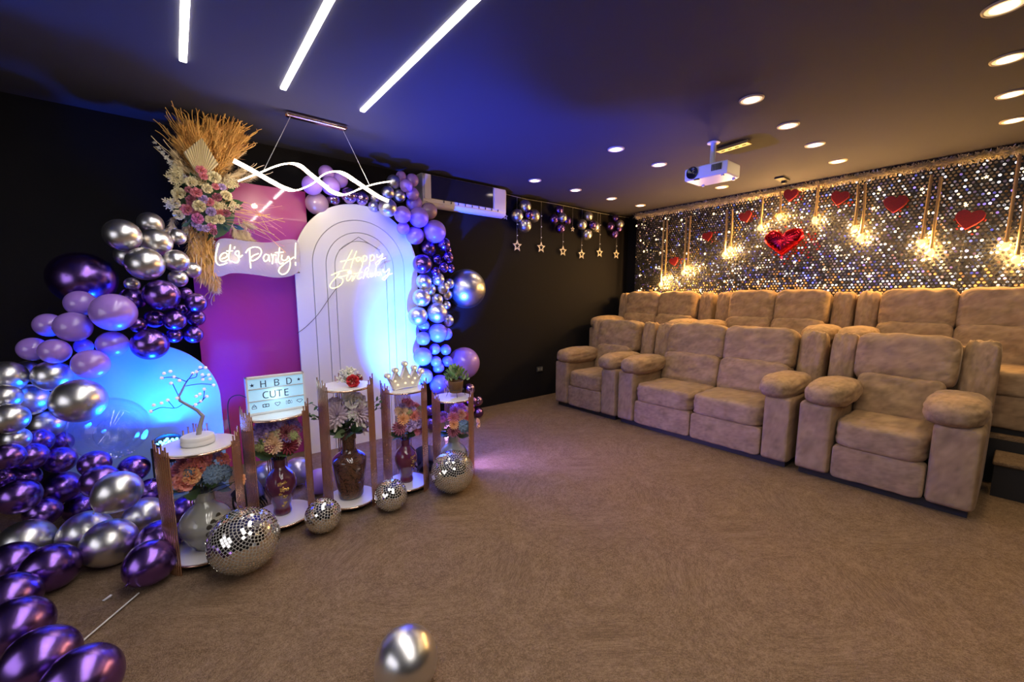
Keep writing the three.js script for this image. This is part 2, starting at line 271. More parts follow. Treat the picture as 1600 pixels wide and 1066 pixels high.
{
  const t = thing('fairy_light_string', 'string of tiny warm star lights scattered over the sequin wall', 'fairy lights', [5.672, 0, 0]);
  const g = new THREE.ExtrudeGeometry(starShape(0.017), { depth: 0.004, bevelEnabled: false }).rotateY(-Math.PI / 2), m = glow(C(1, 0.72, 0.36), 5);
  for (let s = 0; s < 13; s++) {
    const z = -3.85 + s * 0.345; part('wire', tube([V(0, 2.6, z), V(0, 1.45, z + rr(-0.05, 0.05))], 0.0012, 4, 4), M.darkCable, t);
    for (let k = 0; k < 5; k++) { const b = part('star', g, m, t); b.position.set(-0.004, 2.5 - k * 0.24 + rr(-0.08, 0.08), z + rr(-0.09, 0.09)); b.rotation.x = rr(-0.5, 0.5); }
  }
}
{ // black clamp at the top of the panel
  const t = thing('frame_clamp', 'small black clamp on the ceiling above the sequin panel', 'clamp', [5.29, CEIL, -1.83]);
  part('plate', rbox(0.2, 0.02, 0.09, 0.006, 0, -0.01), M.black, t); part('arm', box(0.05, 0.03, 0.04, 0.06, -0.03), M.black, t);
}

// ---------------------------------------------------------------- projector
{
  const t = thing('projector', 'white projector hanging from the ceiling on a short pole', 'projector', [3.66, 2.44, -1.8]);
  const shell = new THREE.Shape(); shell.moveTo(-0.12, -0.165); shell.quadraticCurveTo(-0.145, 0, -0.12, 0.165); shell.lineTo(0.09, 0.165); shell.quadraticCurveTo(0.13, 0.15, 0.13, 0.1); shell.lineTo(0.13, -0.1); shell.quadraticCurveTo(0.13, -0.15, 0.09, -0.165); shell.closePath();
  part('body', new THREE.ExtrudeGeometry(shell, { depth: 0.075, bevelEnabled: true, bevelSize: 0.014, bevelThickness: 0.014, bevelSegments: 3, curveSegments: 8 }).rotateX(Math.PI / 2).translate(0, 0.0375, 0), M.white, t);
  const lens = part('lens', lathe([[0, -0.004], [0.026, 0.0], [0.03, 0.006], [0.047, 0.012], [0.05, 0.006], [0.05, -0.02]], 28).rotateZ(Math.PI / 2), M.blackGloss, t); lens.position.set(-0.149, 0.004, -0.105);
  part('focus_lever', rbox(0.02, 0.008, 0.045, 0.003, -0.135, -0.054, -0.07), M.black, t);
  for (let k = 0; k < 7; k++) part('vent_slat', box(0.012, 0.05, 0.005, -0.144, 0.008, 0.06 + k * 0.012), M.black, t);
  for (const [a, b] of [[-0.1, 0.13], [0.1, 0.13], [0.1, -0.13]]) part('foot', cyl(0.012, 0.012, 0.012, 12, a, -0.056, b), M.white, t);
  part('pole', cyl(0.022, 0.022, 0.21, 18, -0.02, 0.145, 0), M.white, t);
  part('ceiling_plate', cyl(0.05, 0.05, 0.008, 20, -0.02, 0.246, 0), M.white, t);
  part('mount_arm', merge([rbox(0.06, 0.012, 0.24, 0.004, 0.0, 0.056, 0.02), rbox(0.2, 0.012, 0.03, 0.004, 0.02, 0.056, 0.06), cyl(0.03, 0.03, 0.025, 16, -0.02, 0.06, 0)]), M.white, t);
  const r = thing('ceiling_rail', 'short slotted metal rail on the ceiling behind the projector pole', 'rail', [3.83, CEIL, -1.72], -0.1);
  part('channel', merge([box(0.05, 0.022, 0.26, 0, -0.011, 0), box(0.075, 0.004, 0.27, 0, -0.024, 0)]), mat(C(0.5, 0.4, 0.26), 0.4, { metalness: 0.6 }), r);
  for (let k = 0; k < 4; k++) part('slot', box(0.012, 0.003, 0.03, 0, -0.0275, -0.09 + k * 0.06), M.black, r);
}

// ---------------------------------------------------------------- dark wall: air conditioner, socket, stars
{
  const t = thing('air_conditioner', 'white split air conditioner with black glossy front high on the dark wall', 'air conditioner', [2.62, 2.5, WALL_Z]);
  const s = new THREE.Shape(); s.moveTo(0, -0.1); s.lineTo(0.12, -0.155); s.quadraticCurveTo(0.19, -0.155, 0.2, -0.1); s.lineTo(0.205, 0.12); s.quadraticCurveTo(0.2, 0.16, 0.17, 0.16); s.lineTo(0, 0.16); s.closePath();
  part('body', new THREE.ExtrudeGeometry(s, { depth: 1.08, bevelEnabled: true, bevelSize: 0.006, bevelThickness: 0.006, bevelSegments: 2 }).rotateY(-Math.PI / 2).translate(0.54, 0, 0), M.white, t);
  part('front_panel', rbox(0.80, 0.235, 0.012, 0.005, -0.055, 0.035, 0.212), M.blackGloss, t);
  part('side_trim', rbox(0.075, 0.25, 0.014, 0.005, -0.49, 0.03, 0.211), M.white, t);
  part('display_cover', rbox(0.17, 0.24, 0.012, 0.005, 0.445, 0.033, 0.212), M.white, t);
  part('air_louvre', rbox(1.0, 0.012, 0.05, 0.004, 0, -0.108, 0.19).rotateX(0.05), M.white, t);
  for (let k = 0; k < 9; k++) part('vent_fin', box(0.006, 0.022, 0.02, -0.3 + k * 0.09, -0.096, 0.205), M.black, t);
  const c = thing('wall_socket', 'small grey double socket low on the dark wall beside the recliner', 'socket', [3.92, 0.39, WALL_Z]);
  part('plate', rbox(0.115, 0.07, 0.012, 0.005, 0, 0, 0.006), mat(C(0.05, 0.05, 0.05), 0.4), c);
  for (const x of [-0.026, 0.026]) part('outlet', rbox(0.04, 0.042, 0.006, 0.003, x, 0, 0.013), mat(C(0.16, 0.16, 0.15), 0.4), c);
}
{
  const w = thing('garland_wire', 'thin wire running along the dark wall top from the air conditioner', 'wire', [0, 0, WALL_Z]);
  part('wire', tube([V(3.18, 2.665, 0.03), V(3.6, 2.65, 0.03), V(4.2, 2.66, 0.03), V(5.2, 2.655, 0.03), V(5.84, 2.67, 0.03)], 0.0025, 40, 5), M.cable, w);
  const frame = (r) => { const s = starShape(r, 0.45); s.holes.push(starShape(r * 0.6, 0.45)); return new THREE.ExtrudeGeometry(s, { depth: 0.006, bevelEnabled: true, bevelSize: 0.0015, bevelThickness: 0.0015, bevelSegments: 1 }); };
  const big = frame(0.075), small = frame(0.038), mS = mat(C(0.72, 0.66, 0.56), 0.45), gT = glow(C(0.9, 0.85, 1), 0.25);
  [[3.48, 2.05, 1], [3.90, 2.06, 1], [4.32, 2.04, 1], [4.71, 2.02, 1], [5.12, 2.07, 1], [5.53, 2.07, 1], [3.29, 2.39, 0], [4.51, 2.36, 0], [5.06, 2.40, 0]].forEach(([x, y, b], i) => {
    const t = thing('hanging_star', b ? `open silver star hanging on the dark wall, ${ORD[i]} from the air conditioner` : `tiny star on a short wire, ${['touching the air conditioner corner', 'left of the third balloon cluster', 'right of the third balloon cluster'][i - 6]}`, 'star ornament', [x, y, WALL_Z + 0.03], 0, b ? 'large hanging stars' : 'small hanging stars');
    part('star', b ? big : small, mS, t); part('hanging_wire', tube([V(0, b ? 0.074 : 0.037, 0), V(0, 2.655 - y, 0)], 0.0014, 4, 5), M.cable, t);
    if (b) for (let k = 0; k < 3; k++) part('light_bead', new THREE.SphereGeometry(0.007, 8, 6).translate(0.004, 0.13 + k * 0.14, 0.003), gT, t);
  });
}

// places of strokes, blossoms, roses and balloons, in metres: [x, y], and for balloons [finish, x, y, z, radius]
const PARTY = [
  [[-.262, .089], [-.275, .046], [-.286, -.001], [-.287, -.042], [-.274, -.065], [-.248, -.061], [-.222, -.048]],
  [[-.249, -.019], [-.224, -.006], [-.214, .013], [-.226, .026], [-.249, .013], [-.263, -.018], [-.256, -.036], [-.235, -.037], [-.212, -.022]],
  [[-.19, .085], [-.199, .038], [-.208, -.005], [-.203, -.032], [-.187, -.037]],
  [[-.215, .039], [-.181, .043]],
  [[-.163, .073], [-.168, .061]],
  [[-.12, .014], [-.138, -.001], [-.142, .044], [-.157, .04], [-.164, .021], [-.149, .005], [-.143, -.018], [-.159, -.043], [-.178, -.041]],
  [[-.069, .061], [-.072, -.017], [-.071, -.077]],
  [[-.096, .035], [-.073, .065], [-.034, .082], [0, .075], [.009, .051], [-.004, .016], [-.036, -.015], [-.06, -.023], [-.069, -.009], [-.047, .016], [-.014, .033]],
  [[.058, .025], [.036, .03], [.02, .003], [.027, -.023], [.049, -.01], [.059, .025], [.06, -.022]],
  [[.076, .036], [.083, .002], [.078, -.039]],
  [[.083, .002], [.094, .032], [.108, .028]],
  [[.138, .09], [.128, .034], [.122, -.021], [.136, -.038], [.155, -.027]],
  [[.106, .048], [.161, .056]],
  [[.151, .031], [.146, .003], [.161, -.01], [.183, 0], [.195, .026], [.205, -.006], [.2, -.063], [.176, -.105], [.142, -.121], [.121, -.104], [.125, -.076], [.157, -.042], [.196, -.01], [.235, .021]],
  [[.257, .134], [.245, .011]],
  [[.246, -.02], [.245, -.043]],
];
const BIRTHDAY = [
  [[-.091, .171], [-.134, .092], [-.178, .008]],
  [[-.052, .165], [-.083, .094], [-.11, .015]],
  [[-.193, .068], [-.129, .085], [-.06, .105]],
  [[-.018, .107], [-.041, .115], [-.057, .096], [-.047, .078], [-.024, .093], [-.013, .11], [-.011, .079]],
  [[.007, .127], [.002, .081], [-.013, .022]],
  [[.003, .104], [.023, .133], [.039, .118], [.029, .089], [.008, .08]],
  [[.07, .138], [.067, .093], [.057, .041]],
  [[.069, .112], [.091, .144], [.11, .129], [.101, .1], [.075, .089]],
  [[.135, .147], [.136, .129], [.151, .124], [.177, .145], [.19, .16], [.181, .123], [.145, .093], [.118, .068], [.127, .052], [.149, .069], [.17, .101], [.216, .123]],
  [[-.276, -.052], [-.229, -.028], [-.179, -.01], [-.139, -.004], [-.119, -.019], [-.131, -.04], [-.168, -.056], [-.225, -.07], [-.192, -.078], [-.183, -.101], [-.203, -.133], [-.249, -.161], [-.284, -.164], [-.297, -.148], [-.282, -.117], [-.245, -.075], [-.211, -.034]],
  [[-.134, -.045], [-.15, -.077], [-.144, -.098], [-.122, -.083], [-.107, -.055]],
  [[-.107, -.058], [-.089, -.057], [-.099, -.085], [-.106, -.1], [-.092, -.085], [-.067, -.047]],
  [[-.023, .01], [-.044, -.042], [-.057, -.07], [-.046, -.081], [-.014, -.06]],
  [[-.085, -.035], [-.012, -.018]],
  [[-.003, -.074], [.008, -.036], [.025, .012], [.045, .029], [.05, .008], [.018, -.035], [.003, -.061]],
  [[.005, -.054], [.027, -.023], [.04, -.03], [.031, -.054], [.048, -.063]],
  [[.086, -.023], [.066, -.028], [.062, -.053], [.085, -.052], [.111, -.013], [.127, .045], [.116, -.013], [.113, -.052]],
  [[.16, -.011], [.135, -.012], [.127, -.035], [.143, -.043], [.161, -.017], [.17, -.036]],
  [[.189, .014], [.189, -.004], [.207, -.01], [.232, .011], [.248, .023], [.241, -.018], [.204, -.048], [.179, -.073], [.197, -.083], [.219, -.058], [.24, -.033], [.276, -.019]],
];
const ROSES = [[-.092, .145, 'c', .04], [-.167, .061, 'c', .045], [-.006, .105, 'c', .035], [.041, .196, 'c', .045], [.107, .083, 'c', .042], [-.061, -.02, 'c', .042], [.041, .003, 'c', .038], [.003, -.104, 'c', .04], [.052, -.096, 'c', .034], [-.161, .204, 'c', .036], [-.177, -.083, 'c', .036], [-.194, -.009, 'c', .036], [-.029, .228, 'k', .036], [-.02, .188, 'k', .028], [-.07, .071, 'k', .038], [-.131, -.044, 'k', .042], [-.102, .018, 'd', .036], [-.11, .087, 'd', .026], [.049, .059, 'd', .032], [-.002, .017, 'k', .033], [-.076, -.105, 'h', .038], [.046, .133, 'k', .026], [-.001, -.157, 'h', .032], [.009, -.189, 'd', .024], [.058, -.045, 'k', .03], [.097, -.045, 'd', .028], [-.083, -.067, 'd', .026], [.085, .139, 'v', .028], [-.034, .03, 'v', .034], [.003, -.051, 'v', .034], [-.091, -.141, 'v', .026], [-.068, -.164, 'v', .026], [-.036, -.17, 'v', .026]];
const SPRIGS = [[-.188, .161], [-.163, .132], [-.022, .151], [.151, .184], [.148, .026], [.08, .002], [-.057, .174], [-.218, -.014], [-.176, .206], [.11, .162]];
const PLUME_TIPS = [[-.121, .563, 'o'], [-.069, .602, 'o'], [-.037, .568, 'o'], [.013, .555, 'o'], [.072, .646, 'o'], [.097, .593, 'o'], [.145, .622, 'o'], [.193, .643, 'o'], [.232, .635, 'o'], [.269, .581, 'o'], [.212, .469, 'o'], [-.141, .451, 'o'], [.165, .37, 'w'], [-.179, .359, 'w'], [-.165, .287, 'w'], [.249, .313, 'w'], [.322, .29, 'w']];
const DROOP_TIPS = [[-.134, -.443, 'o'], [-.105, -.486, 'o'], [-.074, -.522, 'o'], [-.038, -.539, 'o'], [-.012, -.594, 'o'], [.014, -.613, 'w'], [-.085, -.377, 'w'], [-.113, -.451, 'w'], [-.268, -.208, 'w'], [-.173, -.225, 'w'], [.288, -.241, 'w'], [.239, -.226, 'w'], [.183, -.212, 'w'], [.272, -.109, 'w']];
const BLOSSOMS = [[-.117, .36], [-.106, .382], [-.081, .389], [-.083, .331], [-.069, .359], [-.049, .339], [.007, .369], [.024, .375], [.04, .399], [.062, .393], [.046, .359], [.073, .354], [.046, .332], [.077, .33], [.089, .297], [.048, .28], [.056, .242], [.028, .257], [.012, .249], [.006, .206], [.029, .218], [-.171, .199], [-.158, .228], [-.128, .236], [-.103, .244], [-.066, .251]];
const BRANCHES = [
  [[.002, .022], [.015, .088], [.031, .137], [.01, .172], [-.056, .234], [-.058, .257], [-.026, .321]],
  [[-.026, .321], [-.013, .342], [.02, .35], [.028, .38], [.062, .393]],
  [[-.021, .33], [-.069, .358], [-.117, .36]],
  [[-.035, .307], [.037, .309], [.089, .297]],
  [[-.057, .25], [-.067, .286], [-.079, .328], [-.083, .331]],
  [[-.047, .213], [-.075, .199], [-.134, .212], [-.171, .199]],
  [[-.009, .191], [.006, .206], [.034, .22], [.046, .259], [.048, .28]],
  [[-.026, .321], [.007, .369]],
  [[-.082, .203], [-.103, .244]],
  [[.034, .22], [.056, .242]],
  [[.039, .338], [.073, .354]],
];
const WAVES = [
  [[-.543, .036], [-.47, .008], [-.387, -.025], [-.315, -.053], [-.239, -.079], [-.175, -.084], [-.114, -.059], [-.051, -.018], [-.001, .034], [.048, .067], [.113, .087], [.179, .082], [.263, .051], [.358, .007], [.456, -.039], [.526, -.064]],
  [[-.52, -.077], [-.447, -.035], [-.372, .007], [-.315, .04], [-.251, .07], [-.193, .085], [-.135, .081], [-.077, .049], [-.018, .016], [.027, -.013], [.081, -.053], [.154, -.07], [.223, -.044], [.277, -.014], [.368, .03], [.461, .066], [.547, .094]],
];
const BOARD = [
  [[-.279, .093], [-.245, .128], [-.063, .124], [.066, .125], [.204, .161], [.27, .157], [.285, .096], [.269, -.08], [.224, -.123], [.115, -.147], [-.06, -.127], [-.196, -.122], [-.266, -.148], [-.301, -.14]],
];
const BALLOONS = {
  silver_top: [['s', -.21, 1.77, -3.48, .093], ['s', -.08, 1.88, -3.7, .072], ['s', -.06, 1.75, -3.58, .087], ['s', -.12, 1.6, -3.42, .098], ['s', -.21, 1.66, -3.66, .07], ['s', .05, 1.8, -3.64, .052], ['s', .03, 1.63, -3.48, .07], ['s', .11, 1.58, -3.58, .052], ['s', .03, 1.52, -3.54, .055], ['s', -.2, 1.48, -3.58, .041]],
  purple_mid: [['p', -.06, 1.41, -3.42, .096], ['p', -.2, 1.39, -3.52, .068], ['p', .11, 1.36, -3.47, .064], ['p', .03, 1.32, -3.55, .034], ['p', -.01, 1.25, -3.43, .064], ['p', .1, 1.26, -3.53, .058], ['p', -.11, 1.26, -3.5, .057], ['p', -.02, 1.15, -3.47, .046], ['p', .08, 1.15, -3.48, .056], ['p', -.14, 1.11, -3.37, .095], ['p', -.19, 1.23, -3.44, .047], ['p', .06, 1.42, -3.58, .043]],
  big_purple: [['p', -.43, 1.51, -3.7, .163]],
  lilac: [['l', -.43, 1.36, -3.5, .075], ['l', -.28, 1.31, -3.34, .108], ['l', -.46, 1.23, -3.4, .084], ['l', -.57, 1.24, -3.5, .066], ['l', -.31, 1.12, -3.42, .077], ['l', -.54, 1.1, -3.37, .068], ['l', -.64, 1.11, -3.48, .065], ['l', -.44, 1.11, -3.48, .045], ['l', -.4, 1.02, -3.32, .084]],
  silver_mid: [['s', -.57, .96, -3.41, .085], ['s', -.45, .84, -3.19, .117], ['s', -.69, .82, -3.51, .089], ['s', -.74, .97, -3.43, .085], ['s', -.7, .97, -3.6, .062], ['s', -.7, .79, -3.18, .076], ['s', -.64, .66, -3.54, .08], ['s', -.7, .67, -3.23, .059], ['s', -.73, .88, -3.3, .067]],
  purple_low: [['p', -.66, .6, -3.41, .068], ['p', -.61, .53, -3.58, .065], ['p', -.67, .55, -3.28, .073], ['p', -.58, .48, -3.37, .073], ['p', -.71, .61, -3.12, .064], ['p', -.72, .42, -3.35, .07], ['p', -.61, .28, -3.49, .093], ['p', -.71, .38, -3.17, .089], ['p', -.77, .47, -3.25, .052], ['p', -.55, .11, -3.53, .088], ['p', -.67, .21, -3.34, .08]],
  purple_right: [['p', -.42, .48, -3.17, .072], ['p', -.39, .42, -3.03, .085], ['p', -.28, .35, -3.36, .08], ['p', -.21, .21, -3.31, .071], ['p', -.02, .28, -3.3, .069], ['p', -.04, .09, -3.16, .09]],
  silver_floor: [['s', -.31, .4, -2.86, .103], ['s', -.71, .12, -3.18, .115], ['s', -.48, .12, -3.11, .115], ['s', -.37, .12, -2.9, .119], ['s', -.24, .11, -3.17, .105], ['s', .03, .1, -2.85, .1]],
  purple_floor: [['p', -.17, .1, -2.82, .1], ['p', -.2, .11, -2.57, .105], ['p', -.72, .11, -2.97, .105], ['p', -.57, .11, -2.82, .109], ['p', -.66, .11, -2.63, .104], ['p', -.59, .11, -2.37, .11], ['p', -.48, .11, -2.09, .11], ['p', -.35, .11, -1.88, .11]],
  behind_stands: [['v', .43, .1, -3.39, .099], ['v', .61, .11, -3.29, .105], ['l', .7, .09, -3.06, .092]],
  lone: [['s', .54, .11, -1.27, .11]],
  bubble: [['c', -.36, .62, -3.36, .183]],
  top_lilac: [['l', 1.11, 2.46, -3.92, .064], ['l', .97, 2.32, -3.84, .08], ['m', 1.03, 2.2, -3.96, .094], ['l', 1.12, 2.34, -3.85, .077], ['l', 1.23, 2.43, -3.95, .068]],
  top_chrome: [['q', 1.17, 2.26, -3.96, .062], ['q', 1.28, 2.29, -3.88, .068], ['q', 1.4, 2.29, -3.91, .064], ['s', 1.53, 2.32, -3.93, .054], ['s', 1.57, 2.2, -3.73, .081], ['s', 1.71, 2.48, -3.9, .067], ['s', 1.64, 2.37, -3.88, .06], ['s', 1.76, 2.36, -3.9, .061], ['s', 1.5, 2.23, -3.89, .047]],
  side_lilac: [['l', 1.81, 2.56, -3.95, .05], ['l', 1.92, 2.54, -3.94, .063], ['l', 1.79, 2.44, -3.8, .06], ['l', 1.88, 2.39, -3.86, .062], ['l', 1.95, 2.33, -3.97, .08], ['m', 2.1, 2.27, -3.95, .085], ['l', 1.72, 2.16, -3.75, .078], ['l', 1.9, 2.16, -3.78, .096], ['l', 1.9, 2, -3.87, .088], ['l', 2.09, 2.05, -3.82, .113], ['l', 1.76, 2.05, -3.83, .061]],
  side_purple: [['p', 2.08, 1.9, -3.96, .093], ['p', 2.22, 1.94, -3.87, .07], ['p', 1.92, 1.72, -3.77, .094], ['p', 2.19, 1.79, -3.97, .061], ['p', 2.27, 1.81, -3.88, .061], ['p', 2.19, 1.7, -3.84, .056], ['p', 2.05, 1.65, -3.75, .045], ['p', 2.31, 1.7, -3.9, .048], ['p', 2.3, 1.89, -3.93, .041]],
  side_silver: [['s', 1.95, 1.55, -3.81, .077], ['s', 2.11, 1.58, -3.81, .065], ['s', 2.05, 1.48, -3.88, .066], ['s', 2.19, 1.49, -3.86, .067], ['s', 2.29, 1.54, -3.9, .055], ['s', 1.91, 1.39, -3.79, .089], ['s', 2.27, 1.42, -3.93, .062], ['s', 2.12, 1.37, -3.87, .067], ['s', 1.87, 1.21, -3.8, .096], ['s', 2.07, 1.24, -3.77, .104], ['s', 2.25, 1.31, -3.9, .048], ['s', 2.25, 1.15, -3.88, .068]],
  side_low: [['b', 1.96, 1.11, -3.86, .059], ['b', 2.09, 1.03, -3.8, .099], ['b', 1.93, .98, -3.82, .071], ['b', 2.23, 1.01, -3.88, .069], ['b', 1.91, .8, -3.8, .094], ['b', 2.07, .86, -3.84, .057], ['b', 2.21, .84, -3.86, .058], ['b', 2.07, .73, -3.82, .057], ['b', 2.24, .71, -3.88, .059], ['b', 2.13, .65, -3.88, .061], ['b', 1.94, .59, -3.82, .079], ['b', 2.1, .48, -3.8, .108], ['p', 1.98, .23, -3.8, .06], ['p', 2, .09, -3.78, .074]],
  big_side: [['s', 2.57, 1.49, -4, .22], ['l', 2.51, .65, -3.98, .183]],
  low_side: [['q', 2.53, .36, -3.9, .066], ['p', 2.65, .06, -3.9, .06], ['q', 2.72, .17, -4.01, .061], ['p', 2.6, .19, -3.95, .067]],
  wall_1: [['s', 3.56, 2.54, -4.14, .081], ['s', 3.43, 2.41, -4.14, .08], ['s', 3.71, 2.44, -4.14, .083], ['s', 3.55, 2.3, -4.13, .086], ['p', 3.56, 2.43, -4.06, .056]],
  wall_2: [['p', 4.17, 2.57, -4.14, .061], ['p', 4.07, 2.44, -4.14, .065], ['p', 4.33, 2.45, -4.14, .062], ['p', 4.2, 2.33, -4.14, .066], ['s', 4.16, 2.46, -4.06, .06]],
  wall_3: [['s', 4.77, 2.56, -4.14, .07], ['s', 4.64, 2.43, -4.14, .074], ['s', 4.92, 2.43, -4.14, .076], ['s', 4.75, 2.3, -4.14, .079], ['p', 4.78, 2.43, -4.06, .055]],
  wall_4: [['p', 5.4, 2.6, -4.14, .059], ['p', 5.28, 2.47, -4.14, .064], ['p', 5.5, 2.46, -4.14, .06], ['p', 5.39, 2.36, -4.14, .065], ['s', 5.42, 2.51, -4.06, .059]],
};

// ---------------------------------------------------------------- panels and signs of the party corner
const archShape = (w, spring, r) => { const s = new THREE.Shape(); s.moveTo(-w, 0); s.lineTo(w, 0); s.lineTo(w, spring); s.absarc(0, spring, r ?? w, 0, Math.PI, false); s.lineTo(-w, 0); return s; };
{
  const wave = noiseTexture(256, (x, y, n) => { const v = 128 + 70 * torusNoise(x, y, n, 3) + 30 * torusNoise(x, y, n, 8, 3); return [v, v, v]; });
  const magenta = mat(C(0.46, 0.04, 0.22), 0.32, { clearcoat: 1, clearcoatRoughness: 0.04, bumpMap: wave, bumpScale: 0.004 });
  const p = thing('magenta_panel', 'tall glossy magenta rectangular panel behind the two arches', 'panel', [0.54, 0, -4.03]);
  part('board', metreUV(rbox(0.83, 2.3, 0.02, 0.004, 0, 1.15, 0), 1.2), magenta, p);
  part('rear_brace', box(0.05, 1.9, 0.05, 0.2, 0.95, -0.05), M.black, p);
  const a = thing('arch_panel', 'tall white arch panel with three nested arch grooves and birthday sign', 'panel', [1.37, 0, -3.93]);
  const W = [0.56, 0.42, 0.31, 0.235], gap = 0.0035, spring = 1.67;
  W.forEach((w, i) => {
    const s = archShape(w - (i ? gap : 0), spring);
    if (W[i + 1]) s.holes.push(new THREE.Path(archShape(W[i + 1] + gap, spring).getPoints(24)));
    part('arch_layer', new THREE.ExtrudeGeometry(s, { depth: 0.02, bevelEnabled: true, bevelSize: 0.001, bevelThickness: 0.002, bevelSegments: 1, curveSegments: 48 }), M.whiteGloss, a);
  });
  part('arch_backing', new THREE.ExtrudeGeometry(archShape(0.55, spring), { depth: 0.01, bevelEnabled: false, curveSegments: 40 }).translate(0, 0, -0.012), M.cable, a);
  const b = thing('arch_panel', 'low round topped white panel with blue light painted in, behind the blossom tree', 'panel', [-0.215, 0, -3.63]);
  part('board', new THREE.ExtrudeGeometry(archShape(0.415, 0.68), { depth: 0.02, bevelEnabled: true, bevelSize: 0.002, bevelThickness: 0.002, bevelSegments: 1, curveSegments: 40 }), mat(C(0.3, 0.48, 0.7), 0.4, { clearcoat: 0.5, clearcoatRoughness: 0.15 }), b);  // blue of the stage light put into the colour of a white panel
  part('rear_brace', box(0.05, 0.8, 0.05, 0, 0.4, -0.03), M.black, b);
}
const neonTube = glow(C(1, 0.87, 0.36), 2.0, 0.1), neonBright = glow(C(1, 0.92, 0.58), 2.0, 0.1);
function neon(t, strokes, r, m, z, k = 1) {
  for (const s of strokes) { const p = s.map(([x, y]) => V(x * k, y * k, z)); part('neon_tube', merge([tube(p, r, Math.max(4, p.length * 7), 7), ends(p[0], r), ends(p[p.length - 1], r)]), m, t); }
}
{
  const t = thing('neon_sign', "warm white neon sign reading Let's Party! on wavy clear board", 'neon sign', [0.55, 1.7, -3.815]);
  const s = new THREE.Shape(); s.setFromPoints(curve([...BOARD[0], BOARD[0][0]].map(([x, y]) => V(x, y, 0))).getPoints(70).map((p) => new THREE.Vector2(p.x, p.y)));
  const film = noiseTexture(256, (x, y, n) => { const v = 120 + 60 * torusNoise(x, y, n, 16) + 60 * torusNoise(x, y, n, 40, 4); return [v, v, v]; });
  part('acrylic_board', new THREE.ExtrudeGeometry(s, { depth: 0.004, bevelEnabled: false }), mat(C(0.86, 0.8, 0.84), 0.22, { transmission: 0.72, thickness: 0, bumpMap: film, bumpScale: 0.004, clearcoat: 0.7, clearcoatRoughness: 0.12 }), t);
  neon(t, PARTY, 0.0046, neonBright, 0.016);
  for (const [x, y] of [[-0.24, 0.1], [0.27, 0.14], [0.27, -0.1], [-0.24, -0.1]]) part('stand_off', cyl(0.006, 0.006, 0.18, 10).rotateX(Math.PI / 2).translate(x, y, -0.09), M.steel, t);
  for (const x of [-0.15, 0.15]) { const l = new THREE.PointLight(C(1, 0.88, 0.62), 0.05); l.position.set(0.55 + x, 1.7, -3.6); l.castShadow = true; scene.add(l); }
  const b = thing('neon_sign', 'warm white neon sign reading Happy Birthday in slanted script', 'neon sign', [1.36, 1.64, -3.855]);
  neon(b, BIRTHDAY, 0.0041, neonTube, 0.016);
  part('hanging_cord', merge([tube([V(-0.2, 0.165, 0.01), V(-0.01, 0.30, -0.035)], 0.0022, 4, 6), tube([V(-0.01, 0.30, -0.035), V(0.17, 0.19, 0.01)], 0.0022, 4, 6)]), M.darkCable, b);
  part('power_cord', tube([V(-0.2, -0.12, 0), V(-0.27, -0.22, -0.04), V(-0.4, -0.40, -0.042), V(-0.5, -0.5, -0.044), V(-0.57, -0.55, -0.04)], 0.0022, 30, 6), M.darkCable, b);
  const l2 = new THREE.PointLight(C(1, 0.85, 0.55), 0.06); l2.position.set(1.36, 1.64, -3.6); l2.castShadow = true; scene.add(l2);
}
{ // pendant of two entwined light waves
  const t = thing('wave_pendant', 'pendant lamp of two entwined glowing waves hung from copper ceiling mount', 'pendant light', [0.92, 2.25, -3.4]);
  const m = glow(C(1, 0.86, 0.62), 6, 0.6);
  WAVES.forEach((w, k) => {
    const c = curve(w.map(([x, y], i) => V(x, y, 0.03 * Math.cos(i * 0.7 + k * Math.PI)))), n = 90, pos = [], idx = [];
    const frame = (off) => { for (let i = 0; i <= n; i++) { const p = c.getPoint(i / n), d = c.getTangent(i / n), u = V(0, 0, 1).cross(d).normalize(), hw = 0.0045 + 0.0095 * THREE.MathUtils.smoothstep(-d.y, -0.25, 0.25); for (const [a, b] of [[-1, 0], [1, 0], [1, 1], [-1, 1]]) pos.push(p.x + u.x * hw * a * off, p.y + u.y * hw * a * off, p.z + (b ? 0.004 : -0.004) * off); } };
    frame(1);
    for (let i = 0; i < n; i++) for (let j = 0; j < 4; j++) { const a = i * 4 + j, b = i * 4 + (j + 1) % 4; idx.push(a, b, a + 4, b, b + 4, a + 4); }
    idx.push(0, 2, 1, 0, 3, 2, n * 4, n * 4 + 1, n * 4 + 2, n * 4, n * 4 + 2, n * 4 + 3);
    const g = new THREE.BufferGeometry(); g.setAttribute('position', new THREE.Float32BufferAttribute(pos, 3)); g.setIndex(idx); g.computeVertexNormals();
    part('light_band', g, m, t);
    const back = g.clone().translate(0, 0, -0.009); part('band_rail', back, M.brightGold, t);
  });
  part('ceiling_mount', rbox(0.42, 0.035, 0.06, 0.017, 0, CEIL - 2.25 - 0.018, 0), M.gold, t);
  part('hanging_cable', tube([V(-0.18, CEIL - 2.285, 0), V(-0.37, 0.01, 0)], 0.002, 4, 5), M.cable, t);
  part('hanging_cable', tube([V(0.18, CEIL - 2.285, 0), V(0.37, 0.03, 0)], 0.002, 4, 5), M.cable, t);
  const l = new THREE.RectAreaLight(C(1, 0.84, 0.58), 5, 1.0, 0.05); l.position.set(0.92, 2.16, -3.38); l.rotation.x = -Math.PI / 2; scene.add(l);
  for (const x of [0.66, 1.18]) { const l2 = new THREE.PointLight(C(1, 0.84, 0.6), 0.45); l2.position.set(x, 2.25, -3.36); l2.castShadow = true; scene.add(l2); }
}

